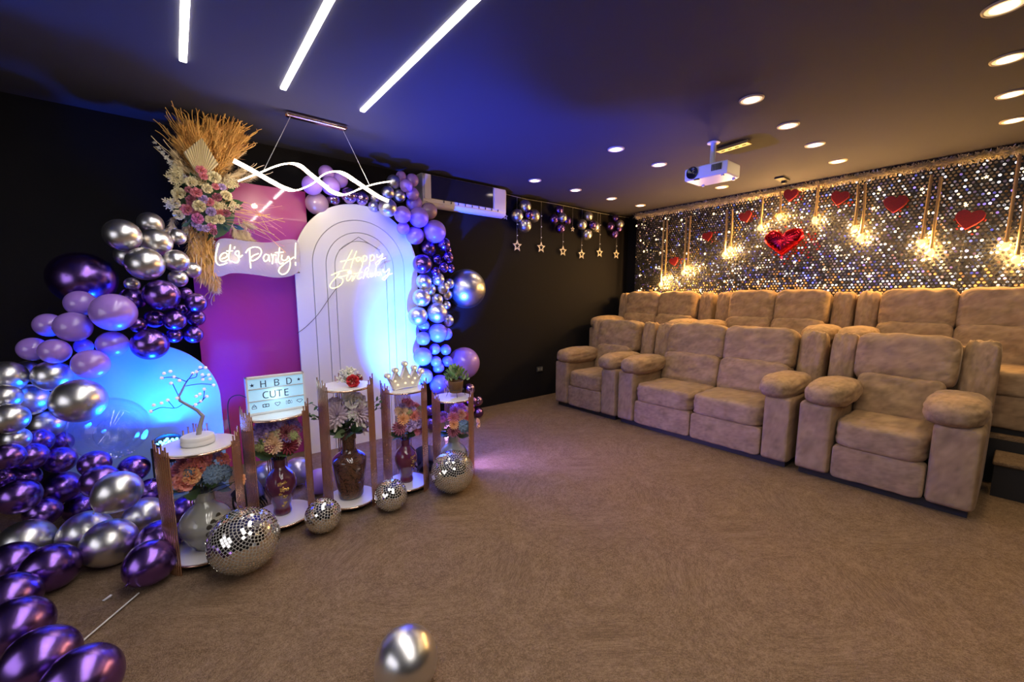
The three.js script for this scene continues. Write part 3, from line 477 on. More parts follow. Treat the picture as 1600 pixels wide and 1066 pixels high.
// ---------------------------------------------------------------- flowers
function petal(w, h, cup, curl) {
  const g = new THREE.PlaneGeometry(1, 1, 4, 4), p = g.attributes.position;
  for (let i = 0; i < p.count; i++) { const u = p.getX(i) * 2, v = p.getY(i) + 0.5; const ww = w * Math.sin(Math.PI * (0.15 + 0.75 * v)) ; p.setXYZ(i, u * ww / 2, v * h, cup * (u * u) * -0.3 * w + curl * v * v * h); }
  g.computeVertexNormals(); return g;
}
const UPY = V(0, 1, 0);
function roseGeometry(rings, seedTilt = 0) {                    // unit rose, opening towards +z
  const list = [];
  rings.forEach(([n, r, h, tilt, w]) => { for (let i = 0; i < n; i++) { const a = i / n * 6.283 + r * 9 + seedTilt; const g = petal(w, h, 1, 0.12).rotateX(tilt).translate(0, r, 0); list.push(g.rotateX(Math.PI / 2 - Math.PI / 2).rotateZ(a)); } });
  return merge(list);
}
// petals stand up along +z when tilt is 90 degrees and lie outward when it is 0
const roseG = roseGeometry([[3, 0.06, 0.5, 1.5, 0.5], [4, 0.16, 0.55, 1.25, 0.62], [5, 0.26, 0.58, 0.95, 0.72], [6, 0.36, 0.6, 0.6, 0.8], [7, 0.42, 0.58, 0.2, 0.82]]);
const mumG = roseGeometry([[6, 0.02, 0.4, 1.45, 0.22], [9, 0.08, 0.55, 1.15, 0.24], [12, 0.12, 0.7, 0.8, 0.26], [14, 0.16, 0.8, 0.45, 0.28], [16, 0.18, 0.85, 0.1, 0.3]]);
const budG = (() => { const l = []; for (let i = 0; i < 26; i++) { const a = i * 2.399, z = 1 - i / 30, r = Math.sqrt(Math.max(0, 1 - z * z)); for (let k = 0; k < 4; k++) l.push(petal(0.34, 0.3, 1, 0.1).rotateX(0.35).rotateZ(k * 1.571 + a).applyQuaternion(new THREE.Quaternion().setFromUnitVectors(V(0, 0, 1), V(Math.cos(a) * r, Math.sin(a) * r, z).normalize())).translate(Math.cos(a) * r * 0.75, Math.sin(a) * r * 0.75, z * 0.6)); } return merge(l); })();
const lilyG = roseGeometry([[5, 0.05, 1.0, 0.45, 0.42], [3, 0.02, 0.4, 1.2, 0.2]]);
const sprigG = (() => { const l = []; for (let i = 0; i < 9; i++) { const a = i * 2.399, r = 0.12 * Math.sqrt(i) * 2; l.push(lilyG.clone().scale(0.42, 0.42, 0.42).rotateX(Math.sin(a) * 0.5).rotateY(Math.cos(a) * 0.5).translate(Math.cos(a) * r, Math.sin(a) * r, 0.2 * Math.cos(i))); } return merge(l); })();
const leafG = (() => { const g = new THREE.PlaneGeometry(1, 1, 6, 8), p = g.attributes.position; for (let i = 0; i < p.count; i++) { const u = p.getX(i) * 2, v = p.getY(i) + 0.5, w = 0.52 * Math.pow(Math.sin(Math.PI * Math.pow(v, 0.8)), 0.9) + 0.01; p.setXYZ(i, u * w / 2, v, 0.1 * Math.abs(u) * w - 0.22 * v * v + 0.015 * Math.sin(v * 30) * Math.abs(u)); } g.computeVertexNormals(); return g; })();
for (const k in FL) FL[k].side = THREE.DoubleSide;
for (const k of ['leaf', 'leafDark', 'leafPale', 'palm', 'pampas', 'pampasPale']) M[k].side = THREE.DoubleSide;
function aim(o, dir, roll = 0) { o.quaternion.setFromUnitVectors(V(0, 0, 1), dir.clone().normalize()); o.rotateZ(roll); return o; }
const FG = { rose: roseG, mum: mumG, hydrangea: budG, lily: lilyG, sprig: sprigG };
function flower(t, kind, m, x, y, z, s, dir) { const o = part(kind === 'sprig' ? 'small_flower' : kind, FG[kind], m, t); o.position.set(x, y, z); o.scale.setScalar(s); aim(o, dir, rr(0, 6)); return o; }
function leafAt(t, m, x, y, z, s, dir) { const o = part('leaf', leafG, m, t); o.position.set(x, y, z); o.scale.setScalar(s); o.quaternion.setFromUnitVectors(UPY, dir.clone().normalize()); o.rotateY(rr(-0.9, 0.9)); return o; }
function bouquet(label, pos, rim, flowers, leaves, extra) {     // stems start in the vase mouth; flowers carry [kind, colour, x, y, z, size]
  const t = thing('flower_arrangement', label, 'flowers', pos), stems = [];
  flowers = flowers.map(([kind, col, x, y, z, s]) => { const d = Math.hypot(x, z), f = d > 0.1 && d < 0.165 ? 0.1 / d : 1; return [kind, col, x * f, y, z * f, s]; });
  for (const [kind, col, x, y, z, s] of flowers) {
    flower(t, kind, FL[col], x, y, z, s * 1.22, V(x * 1.3, (y - 0.05) * 0.9, z * 1.3 + 0.08));
    const f = Math.min(1, rim / Math.max(0.001, Math.hypot(x, z))); stems.push(tube([V(x * f * 0.3, -0.08, z * f * 0.3), V(x * f * 0.8, 0.0, z * f * 0.8), V(x, y, z)], 0.0022, 8, 5));
  }
  flowers.slice().forEach(([kind, col, x, y, z, s], i) => { if (i % 4 === 3) return; const a = i * 2.4, X = x * 0.75 + 0.04 * Math.cos(a), Z = z * 0.6 + 0.045 * Math.sin(a), Y = y - 0.012; flower(t, i % 3 ? 'hydrangea' : 'mum', FL[flowers[(i + 3) % flowers.length][1]], X, Y, Z, s * 0.85, V(X * 1.2, Y * 0.8, Z + 0.05)); });
  part('stems', merge(stems), M.stem, t);
  for (const [m, n, y, len, spread] of leaves) for (let i = 0; i < n; i++) { const a = i / n * 6.283 + rr(0, 0.7), q = V(Math.cos(a), rr(-0.25, 0.7) + spread, Math.sin(a)); leafAt(t, M[m], Math.cos(a) * rim * 0.6, y + rr(-0.01, 0.04), Math.sin(a) * rim * 0.6, len * rr(0.75, 1.15), q); }
  if (extra) extra(t);
  return t;
}

// ---------------------------------------------------------------- rose gold stands with vases
const STANDS = [[0.035, -2.68, 0.625, 0.172], [0.42, -2.81, 0.70, 0.172], [0.828, -2.765, 0.82, 0.162], [1.222, -2.745, 0.748, 0.15], [1.598, -2.70, 0.635, 0.148]];
const standHolds = ['holding the blossom tree, nearest the disco ball', 'holding the HBD light box', 'tallest of the five, holding the red flower bunch', 'holding the lighted crown', 'holding the small potted plant'];
const standTurn = [-1.6, -1.72, -1.86, -1.98, -2.1];
const plate = mat(C(0.8, 0.78, 0.77), 0.22, { clearcoat: 0.6, clearcoatRoughness: 0.08 });
STANDS.forEach(([x, z, h, r], i) => {
  const t = thing('display_stand', `rose gold rod stand with white shelves, ${standHolds[i]}`, 'display stand', [x, 0, z], 0, 'rose gold rod stands');
  const shelf = (y, nm) => { part(nm, lathe([[0, y - 0.006], [r - 0.004, y - 0.006], [r - 0.001, y - 0.003], [r - 0.001, y + 0.003], [r - 0.004, y + 0.006], [0, y + 0.006]], 56), plate, t); part('shelf_rim', new THREE.TorusGeometry(r, 0.0055, 8, 64).rotateX(Math.PI / 2).translate(0, y - 0.006, 0), M.gold, t); };
  shelf(h, 'top_shelf'); shelf(0.05, 'bottom_shelf');
  part('base_ring', lathe([[r - 0.06, 0], [r - 0.045, 0], [r - 0.045, 0.044], [r - 0.06, 0.044]], 48), M.black, t);
  const rod = new THREE.CylinderGeometry(0.0042, 0.0042, 1, 8);
  [-1.02, 1.2, 3.2].forEach((da, b) => { const n = 10, a0 = standTurn[i] + da; for (let k = 0; k < n; k++) { const a = a0 + (k - (n - 1) / 2) * (0.0115 / r), len = h + 0.016 + [0.06, 0.015, 0.045, 0.005, 0.03, 0.0, 0.05, 0.02, 0.035, 0.01, 0.055][(k + b * 3) % 11]; const o = part('rod', rod, M.gold, t); o.scale.y = len; o.position.set(Math.cos(a) * (r + 0.008), len / 2, -Math.sin(a) * (r + 0.008)); } });
});
const glaze = (c, r = 0.14) => mat(c, r, { clearcoat: 1, clearcoatRoughness: 0.04 });
function reliefFlower(r) { const l = []; for (let k = 0; k < 5; k++) l.push(new THREE.SphereGeometry(1, 10, 6).scale(r * 0.42, r * 0.3, r * 0.12).translate(r * 0.5, 0, 0).rotateZ(k * 1.2566)); l.push(new THREE.SphereGeometry(r * 0.22, 8, 6)); return merge(l); }
function vase(i, label, profile, m, motif) {
  const [x, z] = STANDS[i], t = thing('vase', label, 'vase', [x, 0.057, z]);
  part('vessel', lathe(profile, 56), m, t);
  const rAt = (y) => { for (let k = 1; k < profile.length; k++) if (profile[k][1] >= y && profile[k - 1][0] > 0.001) { const [a, b] = [profile[k - 1], profile[k]], f = (y - a[1]) / Math.max(1e-5, b[1] - a[1]); return a[0] + (b[0] - a[0]) * f; } return 0.05; };
  motif?.((name, g, mm, y, a, s = 1) => { const o = part(name, g, mm, t), r = rAt(y); o.position.set(Math.sin(a) * r, y, Math.cos(a) * r); o.rotation.y = a; o.scale.setScalar(s); return o; });
  return t;
}
function profile(pts, wall = 0.006) { const s = new THREE.CatmullRomCurve3(pts.map(([r, y]) => V(r, y, 0)), false, 'centripetal').getPoints(44).map((p) => [p.x, p.y]); const last = s[s.length - 1]; return [[0, 0], ...s, [last[0] - wall * 0.6, last[1] + 0.002], [last[0] - wall, last[1] - 0.01], [last[0] - wall, last[1] - 0.05]]; }
const purpleVase = (s) => profile([[0.05, 0], [0.054, 0.012], [0.05, 0.05], [0.068, 0.11], [0.088, 0.17], [0.09, 0.215], [0.074, 0.262], [0.042, 0.3], [0.03, 0.325], [0.034, 0.352], [0.043, 0.366]].map(([a, b]) => [a * s, b * s]));
const greyVase = (s) => profile([[0.062, 0], [0.066, 0.01], [0.1, 0.06], [0.122, 0.115], [0.118, 0.16], [0.09, 0.205], [0.055, 0.235], [0.036, 0.262], [0.034, 0.285], [0.052, 0.312]].map(([a, b]) => [a * s, b * s]));
const ovalG = new THREE.SphereGeometry(1, 12, 8).scale(1, 1.25, 0.16), darkMotif = mat(C(0.1, 0.09, 0.07), 0.3, { metalness: 0.5 });
const greyMotif = (a0, s) => (put) => { for (const [a, y] of [[-0.18, 0.15], [-0.02, 0.17], [0.14, 0.16], [-0.22, 0.115], [0.02, 0.12], [0.22, 0.13], [0.28, 0.19]]) put('relief_leaf', ovalG, darkMotif, y * s, a0 + a, 0.0135 * s); put('relief_stem', tube([V(-0.03, 0, 0), V(0, 0.02, 0.003), V(0.03, 0.03, 0)], 0.002, 8, 5), darkMotif, 0.09 * s, a0 + 0.05, s); };
const goldMotif = (a0, s) => (put) => { const f = reliefFlower(0.02 * s); for (const [a, y, k] of [[-0.2, 0.225, 1], [0.12, 0.23, 0.8], [-0.05, 0.19, 1.1], [0.25, 0.185, 0.8], [-0.22, 0.16, 0.7], [0.1, 0.14, 0.9], [0.16, 0.09, 0.7], [-0.05, 0.07, 0.6]]) put('gold_flower', f, M.brightGold, y * s, a0 + a, k); };
vase(0, 'wide grey glazed vase with dark leaf motif behind the largest disco ball', greyVase(1), glaze(C(0.3, 0.3, 0.26)), greyMotif(0.25, 1));
vase(1, 'plum purple vase with gold flower relief under the HBD light box', purpleVase(0.97), glaze(C(0.11, 0.02, 0.05)), goldMotif(0.0, 0.97));
{
  const mar = noiseTexture(256, (x, y, n) => { const a = Math.abs(torusNoise(x, y, n, 5) + 0.5 * torusNoise(x, y, n, 13, 3)), v = Math.max(0, 1 - a * 7), b = 0.5 + 0.5 * torusNoise(x, y, n, 30, 8); return [70 + b * 36 - v * 55, 45 + b * 24 - v * 36, 34 + b * 16 - v * 26]; }, true, [2, 2]);
  vase(2, 'tall brown marbled vase with a straight neck on the tallest stand', profile([[0.07, 0], [0.08, 0.015], [0.083, 0.06], [0.098, 0.15], [0.108, 0.24], [0.107, 0.268], [0.085, 0.295], [0.052, 0.32], [0.042, 0.36], [0.045, 0.42], [0.056, 0.455]]), mat(0xffffff, 0.2, { map: mar, clearcoat: 1, clearcoatRoughness: 0.05 }));
}
vase(3, 'plum purple vase with gold flower relief under the crown', purpleVase(0.88), glaze(C(0.12, 0.02, 0.05)), goldMotif(0.35, 0.88));
vase(4, 'wide grey glazed vase behind the disco ball farthest right', greyVase(0.9), glaze(C(0.28, 0.3, 0.28)), greyMotif(0.7, 0.9));
const onVase = (i, h) => [STANDS[i][0], 0.057 + h, STANDS[i][1]];
bouquet('coral and slate blue artificial flowers with broad dark leaves in grey vase', onVase(0, 0.31), 0.05, [['rose', 'coral', -0.075, 0.1, 0.07, 0.045], ['rose', 'coral', -0.02, 0.15, 0.06, 0.044], ['rose', 'orange', -0.04, 0.125, 0.085, 0.036], ['hydrangea', 'slate', 0.05, 0.11, 0.09, 0.05], ['hydrangea', 'slate', 0.1, 0.09, 0.05, 0.045], ['rose', 'pink', 0.0, 0.19, 0.03, 0.045], ['mum', 'dusk', -0.06, 0.17, 0.0, 0.045], ['hydrangea', 'violet', 0.06, 0.18, -0.02, 0.04], ['rose', 'pink', -0.1, 0.13, -0.02, 0.04], ['rose', 'coral', 0.13, 0.15, 0.0, 0.036], ['rose', 'orange', 0.17, 0.02, 0.03, 0.03]], [['leafDark', 9, 0.0, 0.14, -0.15], ['leaf', 6, 0.03, 0.13, 0.1]]);
bouquet('full bunch of burgundy peach and violet artificial blooms in purple vase', onVase(1, 0.355), 0.035, [['mum', 'burgundy', 0.05, 0.095, 0.1, 0.046], ['mum', 'peach', -0.035, 0.115, 0.1, 0.042], ['mum', 'peach', 0.105, 0.105, 0.05, 0.036], ['rose', 'peach', -0.055, 0.155, 0.07, 0.036], ['mum', 'dusk', 0.04, 0.175, 0.07, 0.044], ['hydrangea', 'lime', -0.1, 0.12, 0.05, 0.042], ['hydrangea', 'lime', 0.075, 0.15, 0.08, 0.034], ['hydrangea', 'cream', 0.0, 0.175, 0.06, 0.032], ['rose', 'violet', -0.02, 0.235, 0.03, 0.046], ['rose', 'violet', 0.05, 0.225, 0.02, 0.038], ['rose', 'lilac', -0.1, 0.175, 0.04, 0.045], ['rose', 'lilac', 0.11, 0.185, 0.02, 0.042], ['rose', 'violet', -0.07, 0.225, 0.0, 0.042], ['hydrangea', 'violet', 0.08, 0.235, -0.03, 0.038], ['mum', 'pink', 0.085, 0.17, 0.05, 0.034]], [['leaf', 9, 0.02, 0.12, 0.0], ['leafDark', 8, 0.05, 0.12, 0.3]]);
bouquet('lilac and white flowers with dark leaves and twigs in marbled vase', onVase(2, 0.445), 0.05, [['mum', 'palelilac', -0.1, 0.145, 0.06, 0.066], ['mum', 'palelilac', 0.06, 0.145, 0.09, 0.06], ['rose', 'white', 0.045, 0.215, 0.03, 0.07], ['hydrangea', 'palelilac', -0.075, 0.205, 0.0, 0.05], ['lily', 'white', -0.12, 0.09, 0.07, 0.045], ['lily', 'white', 0.07, 0.095, 0.12, 0.05], ['lily', 'palelilac', 0.13, 0.1, 0.07, 0.05], ['lily', 'palelilac', 0.15, 0.06, 0.05, 0.045], ['lily', 'white', 0.14, 0.14, 0.03, 0.045], ['lily', 'palelilac', -0.14, 0.12, 0.02, 0.045], ['lily', 'palelilac', 0.15, 0.02, 0.06, 0.04]], [['leafDark', 13, 0.0, 0.13, 0.1], ['leafDark', 9, 0.06, 0.12, 0.4], ['leafPale', 3, 0.03, 0.1, 0.0]], (t) => {
  for (const s of [-1, 1]) for (let k = 0; k < 3; k++) { const a = V(s * 0.02, 0.02, 0), e = V(s * rr(0.2, 0.25), rr(0.12, 0.24), rr(-0.04, 0.06)); part('twig', tube([a, a.clone().lerp(e, 0.5).add(V(0, 0.03, 0)), e], 0.0018, 10, 5), M.twig, t); for (let j = 0; j < 3; j++) leafAt(t, M.leafDark, ...a.clone().lerp(e, 0.7 + j * 0.13).add(V(0, 0.015, 0)).toArray(), 0.035, V(s * 0.6, rr(-0.5, 1), rr(-0.5, 0.5))); }
});
bouquet('orange and lilac artificial roses with green leaves in purple vase below crown', onVase(3, 0.322), 0.03, [['rose', 'lilac', 0.0, 0.12, 0.09, 0.038], ['rose', 'lilac', 0.08, 0.12, 0.075, 0.038], ['mum', 'orange', -0.04, 0.165, 0.07, 0.038], ['mum', 'peach', 0.105, 0.165, 0.04, 0.036], ['mum', 'coral', 0.045, 0.175, 0.06, 0.04], ['mum', 'dusk', -0.07, 0.11, 0.07, 0.044], ['mum', 'dusk', 0.1, 0.075, 0.06, 0.042], ['rose', 'peach', -0.035, 0.215, 0.03, 0.042], ['mum', 'coral', 0.1, 0.215, 0.0, 0.038], ['rose', 'pink', 0.03, 0.26, 0.0, 0.04], ['rose', 'lilac', 0.04, 0.225, 0.02, 0.034], ['hydrangea', 'lime', 0.02, 0.195, 0.04, 0.03]], [['leafDark', 10, 0.02, 0.1, 0.0], ['leaf', 8, 0.03, 0.09, 0.1]]);
bouquet('coral pink pompom flowers round one slate blue bloom in grey vase', onVase(4, 0.28), 0.045, [['mum', 'coral', 0.1, 0.1, 0.07, 0.042], ['mum', 'coral', 0.08, 0.14, 0.06, 0.04], ['mum', 'pink', -0.04, 0.16, 0.07, 0.04], ['mum', 'pink', 0.0, 0.2, 0.04, 0.042], ['mum', 'orange', 0.035, 0.18, 0.07, 0.034], ['mum', 'orange', -0.045, 0.115, 0.09, 0.034], ['hydrangea', 'slate', 0.035, 0.085, 0.11, 0.052], ['mum', 'dusk', -0.05, 0.06, 0.08, 0.04], ['rose', 'hot', 0.1, 0.2, -0.01, 0.038], ['rose', 'dusk', -0.09, 0.16, 0.0, 0.038], ['mum', 'pink', 0.06, 0.22, 0.0, 0.038], ['rose', 'peach', 0.2, 0.065, 0.04, 0.033], ['rose', 'hot', 0.2, 0.2, -0.06, 0.032], ['mum', 'pink', 0.21, 0.16, -0.07, 0.032]], [['leafDark', 9, 0.0, 0.11, -0.1], ['leaf', 4, 0.02, 0.08, 0.1]]);

// ---------------------------------------------------------------- what stands on the shelves
{ // blossom tree lamp
  const [x, z, h] = STANDS[0], t = thing('blossom_tree_lamp', 'small bare branched tree lamp with white blossom lights on round base', 'tree lamp', [x, h + 0.008, z]);
  part('base', lathe([[0, 0], [0.072, 0], [0.075, 0.006], [0.075, 0.02], [0.07, 0.024], [0.073, 0.028], [0.073, 0.043], [0.066, 0.047], [0, 0.047]], 48), M.white, t);
  const P = (p, k = 0) => V(p[0], Math.max(0.03, p[1] - 0.015 + 0.02), k);
  BRANCHES.forEach((b, i) => part(i ? 'branch' : 'trunk', i ? tube(b.map((p, j) => P(p, 0.006 * Math.sin(j + i))), 0.0022, 20, 5) : merge([0, 1, 2, 3, 4, 5].map((k) => { const A = P(b[k]), B = P(b[k + 1]), r0 = 0.0125 - k * 0.0014, r1 = r0 - 0.0014, d = B.clone().sub(A); return merge([new THREE.CylinderGeometry(r1, r0, d.length(), 10).translate(0, d.length() / 2, 0).applyQuaternion(new THREE.Quaternion().setFromUnitVectors(UPY, d.normalize())).translate(A.x, A.y, A.z), new THREE.SphereGeometry(r0, 10, 8).translate(A.x, A.y, A.z)]); })), i ? M.twig : mat(C(0.35, 0.33, 0.31), 0.6), t));
  const m = glow(C(1, 0.85, 0.7), 0.35, 0.8), g = merge([lilyG.clone().scale(0.009, 0.009, 0.009), new THREE.SphereGeometry(0.0082, 10, 8)]); m.side = THREE.DoubleSide;
  for (const b of BLOSSOMS) { const p = P(b), o = part('blossom_light', g, m, t); o.position.copy(p).add(V(0, 0, rr(-0.006, 0.012))); aim(o, V(rr(-1, 1), rr(-1, 1), rr(0.3, 1.4))); }
}
{ // letter box
  const [, z, h] = STANDS[1], t = thing('light_box', 'white cinema light box with black letters HBD and CUTE', 'light box', [0.435, h + 0.008, z - 0.01], 0.05);
  const W = 0.315, H = 0.225, cv = document.createElement('canvas'); cv.width = 1024; cv.height = 731; const k = cv.getContext('2d');
  k.fillStyle = '#ffffff'; k.fillRect(0, 0, 1024, 731); k.fillStyle = '#0b2030'; k.strokeStyle = '#0b2030'; k.textAlign = 'center'; k.textBaseline = 'middle';
  k.font = '205px sans-serif'; [['H', 275], ['B', 520], ['D', 755]].forEach(([c, x]) => k.fillText(c, x, 122)); k.font = '215px sans-serif'; [['C', 300], ['U', 435], ['T', 560], ['E', 690]].forEach(([c, x]) => k.fillText(c, x, 368));
  const star = (x, y, r) => { k.beginPath(); for (let i = 0; i < 10; i++) { const a = -Math.PI / 2 + i * Math.PI / 5, q = i % 2 ? r * 0.4 : r; k.lineTo(x + q * Math.cos(a), y + q * Math.sin(a)); } k.closePath(); k.fill(); }; star(75, 128, 46); star(948, 110, 42);
  k.lineWidth = 10; const y = 600; 
  k.beginPath(); k.moveTo(512, y + 46); k.bezierCurveTo(440, y - 10, 460, y - 60, 512, y - 24); k.bezierCurveTo(564, y - 60, 584, y - 10, 512, y + 46); k.stroke();
  k.beginPath(); k.arc(275, y, 34, 0, 7); k.stroke(); k.beginPath(); k.arc(315, y, 34, 0, 7); k.stroke(); k.strokeRect(238, y - 30, 112, 60);
  k.beginPath(); k.arc(85, y - 50, 9, 0, 7); k.fill(); k.strokeRect(60, y - 30, 50, 26); k.strokeRect(46, y - 2, 78, 40);
  k.beginPath(); k.arc(730, y, 24, 0, 7); k.stroke(); k.setLineDash([18, 12]); k.strokeRect(675, y - 32, 110, 62); k.setLineDash([]); star(730, y - 44, 14);
  k.beginPath(); k.moveTo(900, y - 30); k.lineTo(980, y - 30); k.lineTo(1000, y - 5); k.lineTo(940, y + 44); k.lineTo(880, y - 5); k.closePath(); k.stroke();
  const tx = new THREE.CanvasTexture(cv); tx.colorSpace = THREE.SRGBColorSpace;
  part('case', merge([box(W, 0.012, 0.045, 0, 0.006), box(W, 0.012, 0.045, 0, H - 0.006), box(0.01, H, 0.045, -W / 2 + 0.005, H / 2), box(0.01, H, 0.045, W / 2 - 0.005, H / 2), box(W, H, 0.006, 0, H / 2, -0.02)]), M.white, t);
  part('letter_face', new THREE.PlaneGeometry(W - 0.02, H - 0.024).translate(0, H / 2, 0.017), new THREE.MeshStandardMaterial({ map: tx, color: C(0.5, 0.52, 0.54), emissive: C(0.14, 0.46, 0.72), emissiveMap: tx, emissiveIntensity: 0.8, roughness: 0.5 }), t);
  for (const f of [0.36, 0.68]) part('letter_rail', box(W - 0.02, 0.006, 0.006, 0, H * f, 0.02), M.cable, t);
  part('power_cord', tube([V(-W / 2, 0.11, 0), V(-W / 2 - 0.03, 0.12, -0.05), V(-W / 2 - 0.07, 0.08, -0.12), V(-W / 2 - 0.07, -0.2, -0.15), V(-W / 2 - 0.05, -0.45, -0.17), V(-W / 2 - 0.01, -0.69, -0.2)], 0.003, 40, 6), M.darkCable, t);
  const l = new THREE.PointLight(C(0.5, 0.85, 1), 0.02); l.position.set(0.435, h + 0.12, z + 0.05); l.castShadow = true; scene.add(l);
}
{ // posy
  const [x, z, h] = STANDS[2], t = thing('flower_posy', 'red rose with tiny white blossoms lying on the tallest stand', 'posy', [x + 0.02, h + 0.008, z + 0.02]);
  flower(t, 'rose', FL.red, 0.0, 0.036, 0.075, 0.044, V(0.1, 0.35, 1)); flower(t, 'mum', FL.burgundy, 0.055, 0.045, 0.03, 0.028, V(0.5, 0.6, 0.6));
  const dot = new THREE.IcosahedronGeometry(0.0065, 0), wm = mat(C(0.8, 0.78, 0.62), 0.8), st = [];
  for (let i = 0; i < 130; i++) { const a = rr(0, 6.28), b = rr(0.1, 1.5), r = rr(0.55, 1), p = V(Math.cos(a) * Math.cos(b) * 0.085 * r, Math.sin(b) * 0.105 * r + 0.015, Math.sin(a) * Math.cos(b) * 0.07 * r); const o = part('tiny_blossom', dot, wm, t); o.position.copy(p); if (i % 2) st.push(tube([V(0, 0.006, 0), p], 0.001, 2, 4)); }
  part('stems', merge(st), M.leaf, t); for (let i = 0; i < 8; i++) leafAt(t, M.leaf, rr(-0.03, 0.03), 0.02, rr(-0.03, 0.03), 0.06, V(rr(-1, 1), 0.4, rr(-1, 1)));
}
{ // crown
  const [x, z, h] = STANDS[3], t = thing('crown_lamp', 'white five point marquee crown with small warm bulbs', 'crown lamp', [x + 0.005, h + 0.008, z + 0.01], 0.12);
  const s = new THREE.Shape(), tips = [[-0.135, 0.098], [-0.075, 0.13], [0, 0.168], [0.075, 0.13], [0.135, 0.098]];
  s.moveTo(-0.09, 0); tips.forEach(([a, b], i) => { s.lineTo(a, b); if (i < 4) s.lineTo((a + tips[i + 1][0]) / 2, [0.066, 0.07, 0.07, 0.066][i]); }); s.lineTo(0.09, 0); s.quadraticCurveTo(0, 0.012, -0.09, 0);
  part('crown_body', new THREE.ExtrudeGeometry(s, { depth: 0.012, bevelEnabled: false }).translate(0, 0, -0.006), M.white, t);
  const e = []; const ptsS = s.getPoints(6); for (let i = 0; i < ptsS.length - 1; i++) { const A = ptsS[i], B = ptsS[i + 1], l = A.distanceTo(B); if (l > 1e-4) e.push(box(l + 0.003, 0.004, 0.036).rotateZ(Math.atan2(B.y - A.y, B.x - A.x)).translate((A.x + B.x) / 2, (A.y + B.y) / 2, 0.008)); }
  part('rim', merge(e), M.white, t);
  tips.forEach(([a, b]) => part('tip_disc', new THREE.CylinderGeometry(0.02, 0.02, 0.034, 24).rotateX(Math.PI / 2).translate(a, b + 0.008, 0.008), M.white, t));
  const bm = glow(C(1, 0.75, 0.36), 1.0, 0.8), bg = new THREE.SphereGeometry(0.0075, 12, 8);
  for (const [a, b] of [...tips.map(([a, b]) => [a, b + 0.008]), [-0.08, 0.06], [-0.028, 0.075], [0.03, 0.078], [0.08, 0.06], [-0.06, 0.03], [0, 0.036], [0.058, 0.03]]) { const o = part('bulb', bg, bm, t); o.position.set(a, b, Math.abs(a) > 0.125 || b > 0.1 ? 0.028 : 0.012); }
}
{ // potted plant on a wire stand
  const [x, z, h] = STANDS[4], t = thing('potted_plant', 'small bushy green plant in woven basket pot on wire legs', 'plant', [x + 0.03, h + 0.008, z]);
  const weave = noiseTexture(64, (x, y) => { const v = ((x >> 3) + (y >> 2)) % 2 ? 1 : 0.55, w = y % 4 === 0 ? 0.4 : 1; return [150 * v * w, 108 * v * w, 68 * v * w]; }, true, [6, 3]);
  part('basket', lathe([[0, 0.03], [0.048, 0.03], [0.056, 0.1], [0.058, 0.118], [0.05, 0.118], [0.048, 0.1], [0, 0.1]], 36), mat(0xffffff, 0.9, { map: weave }), t);
  part('wire_stand', merge([0.4, 2.0, 3.5, 5.2].map((a) => tube([V(Math.cos(a) * 0.062, 0.055, Math.sin(a) * 0.062), V(Math.cos(a) * 0.066, 0.02, Math.sin(a) * 0.066), V(Math.cos(a) * 0.075, 0.002, Math.sin(a) * 0.075)], 0.002, 8, 5)).concat([new THREE.TorusGeometry(0.06, 0.002, 6, 40).rotateX(Math.PI / 2).translate(0, 0.055, 0), tube([V(-0.05, 0.055, 0), V(-0.09, 0.1, 0.01), V(-0.105, 0.125, 0.01), V(-0.095, 0.135, 0.01), V(-0.085, 0.125, 0.01)], 0.002, 16, 5)])), M.darkCable, t);
  for (let i = 0; i < 130; i++) { const a = rr(0, 6.28), b = rr(0.05, 1.5), r = rr(0.5, 1), p = V(Math.cos(a) * Math.cos(b) * 0.095 * r, 0.115 + Math.sin(b) * 0.115 * r, Math.sin(a) * Math.cos(b) * 0.085 * r); leafAt(t, rnd() < 0.4 ? M.leafPale : M.leaf, p.x, p.y, p.z, rr(0.028, 0.045), V(p.x * 8, 0.7, p.z * 8).add(V(rr(-0.6, 0.6), 0, rr(-0.6, 0.6)))); }
}

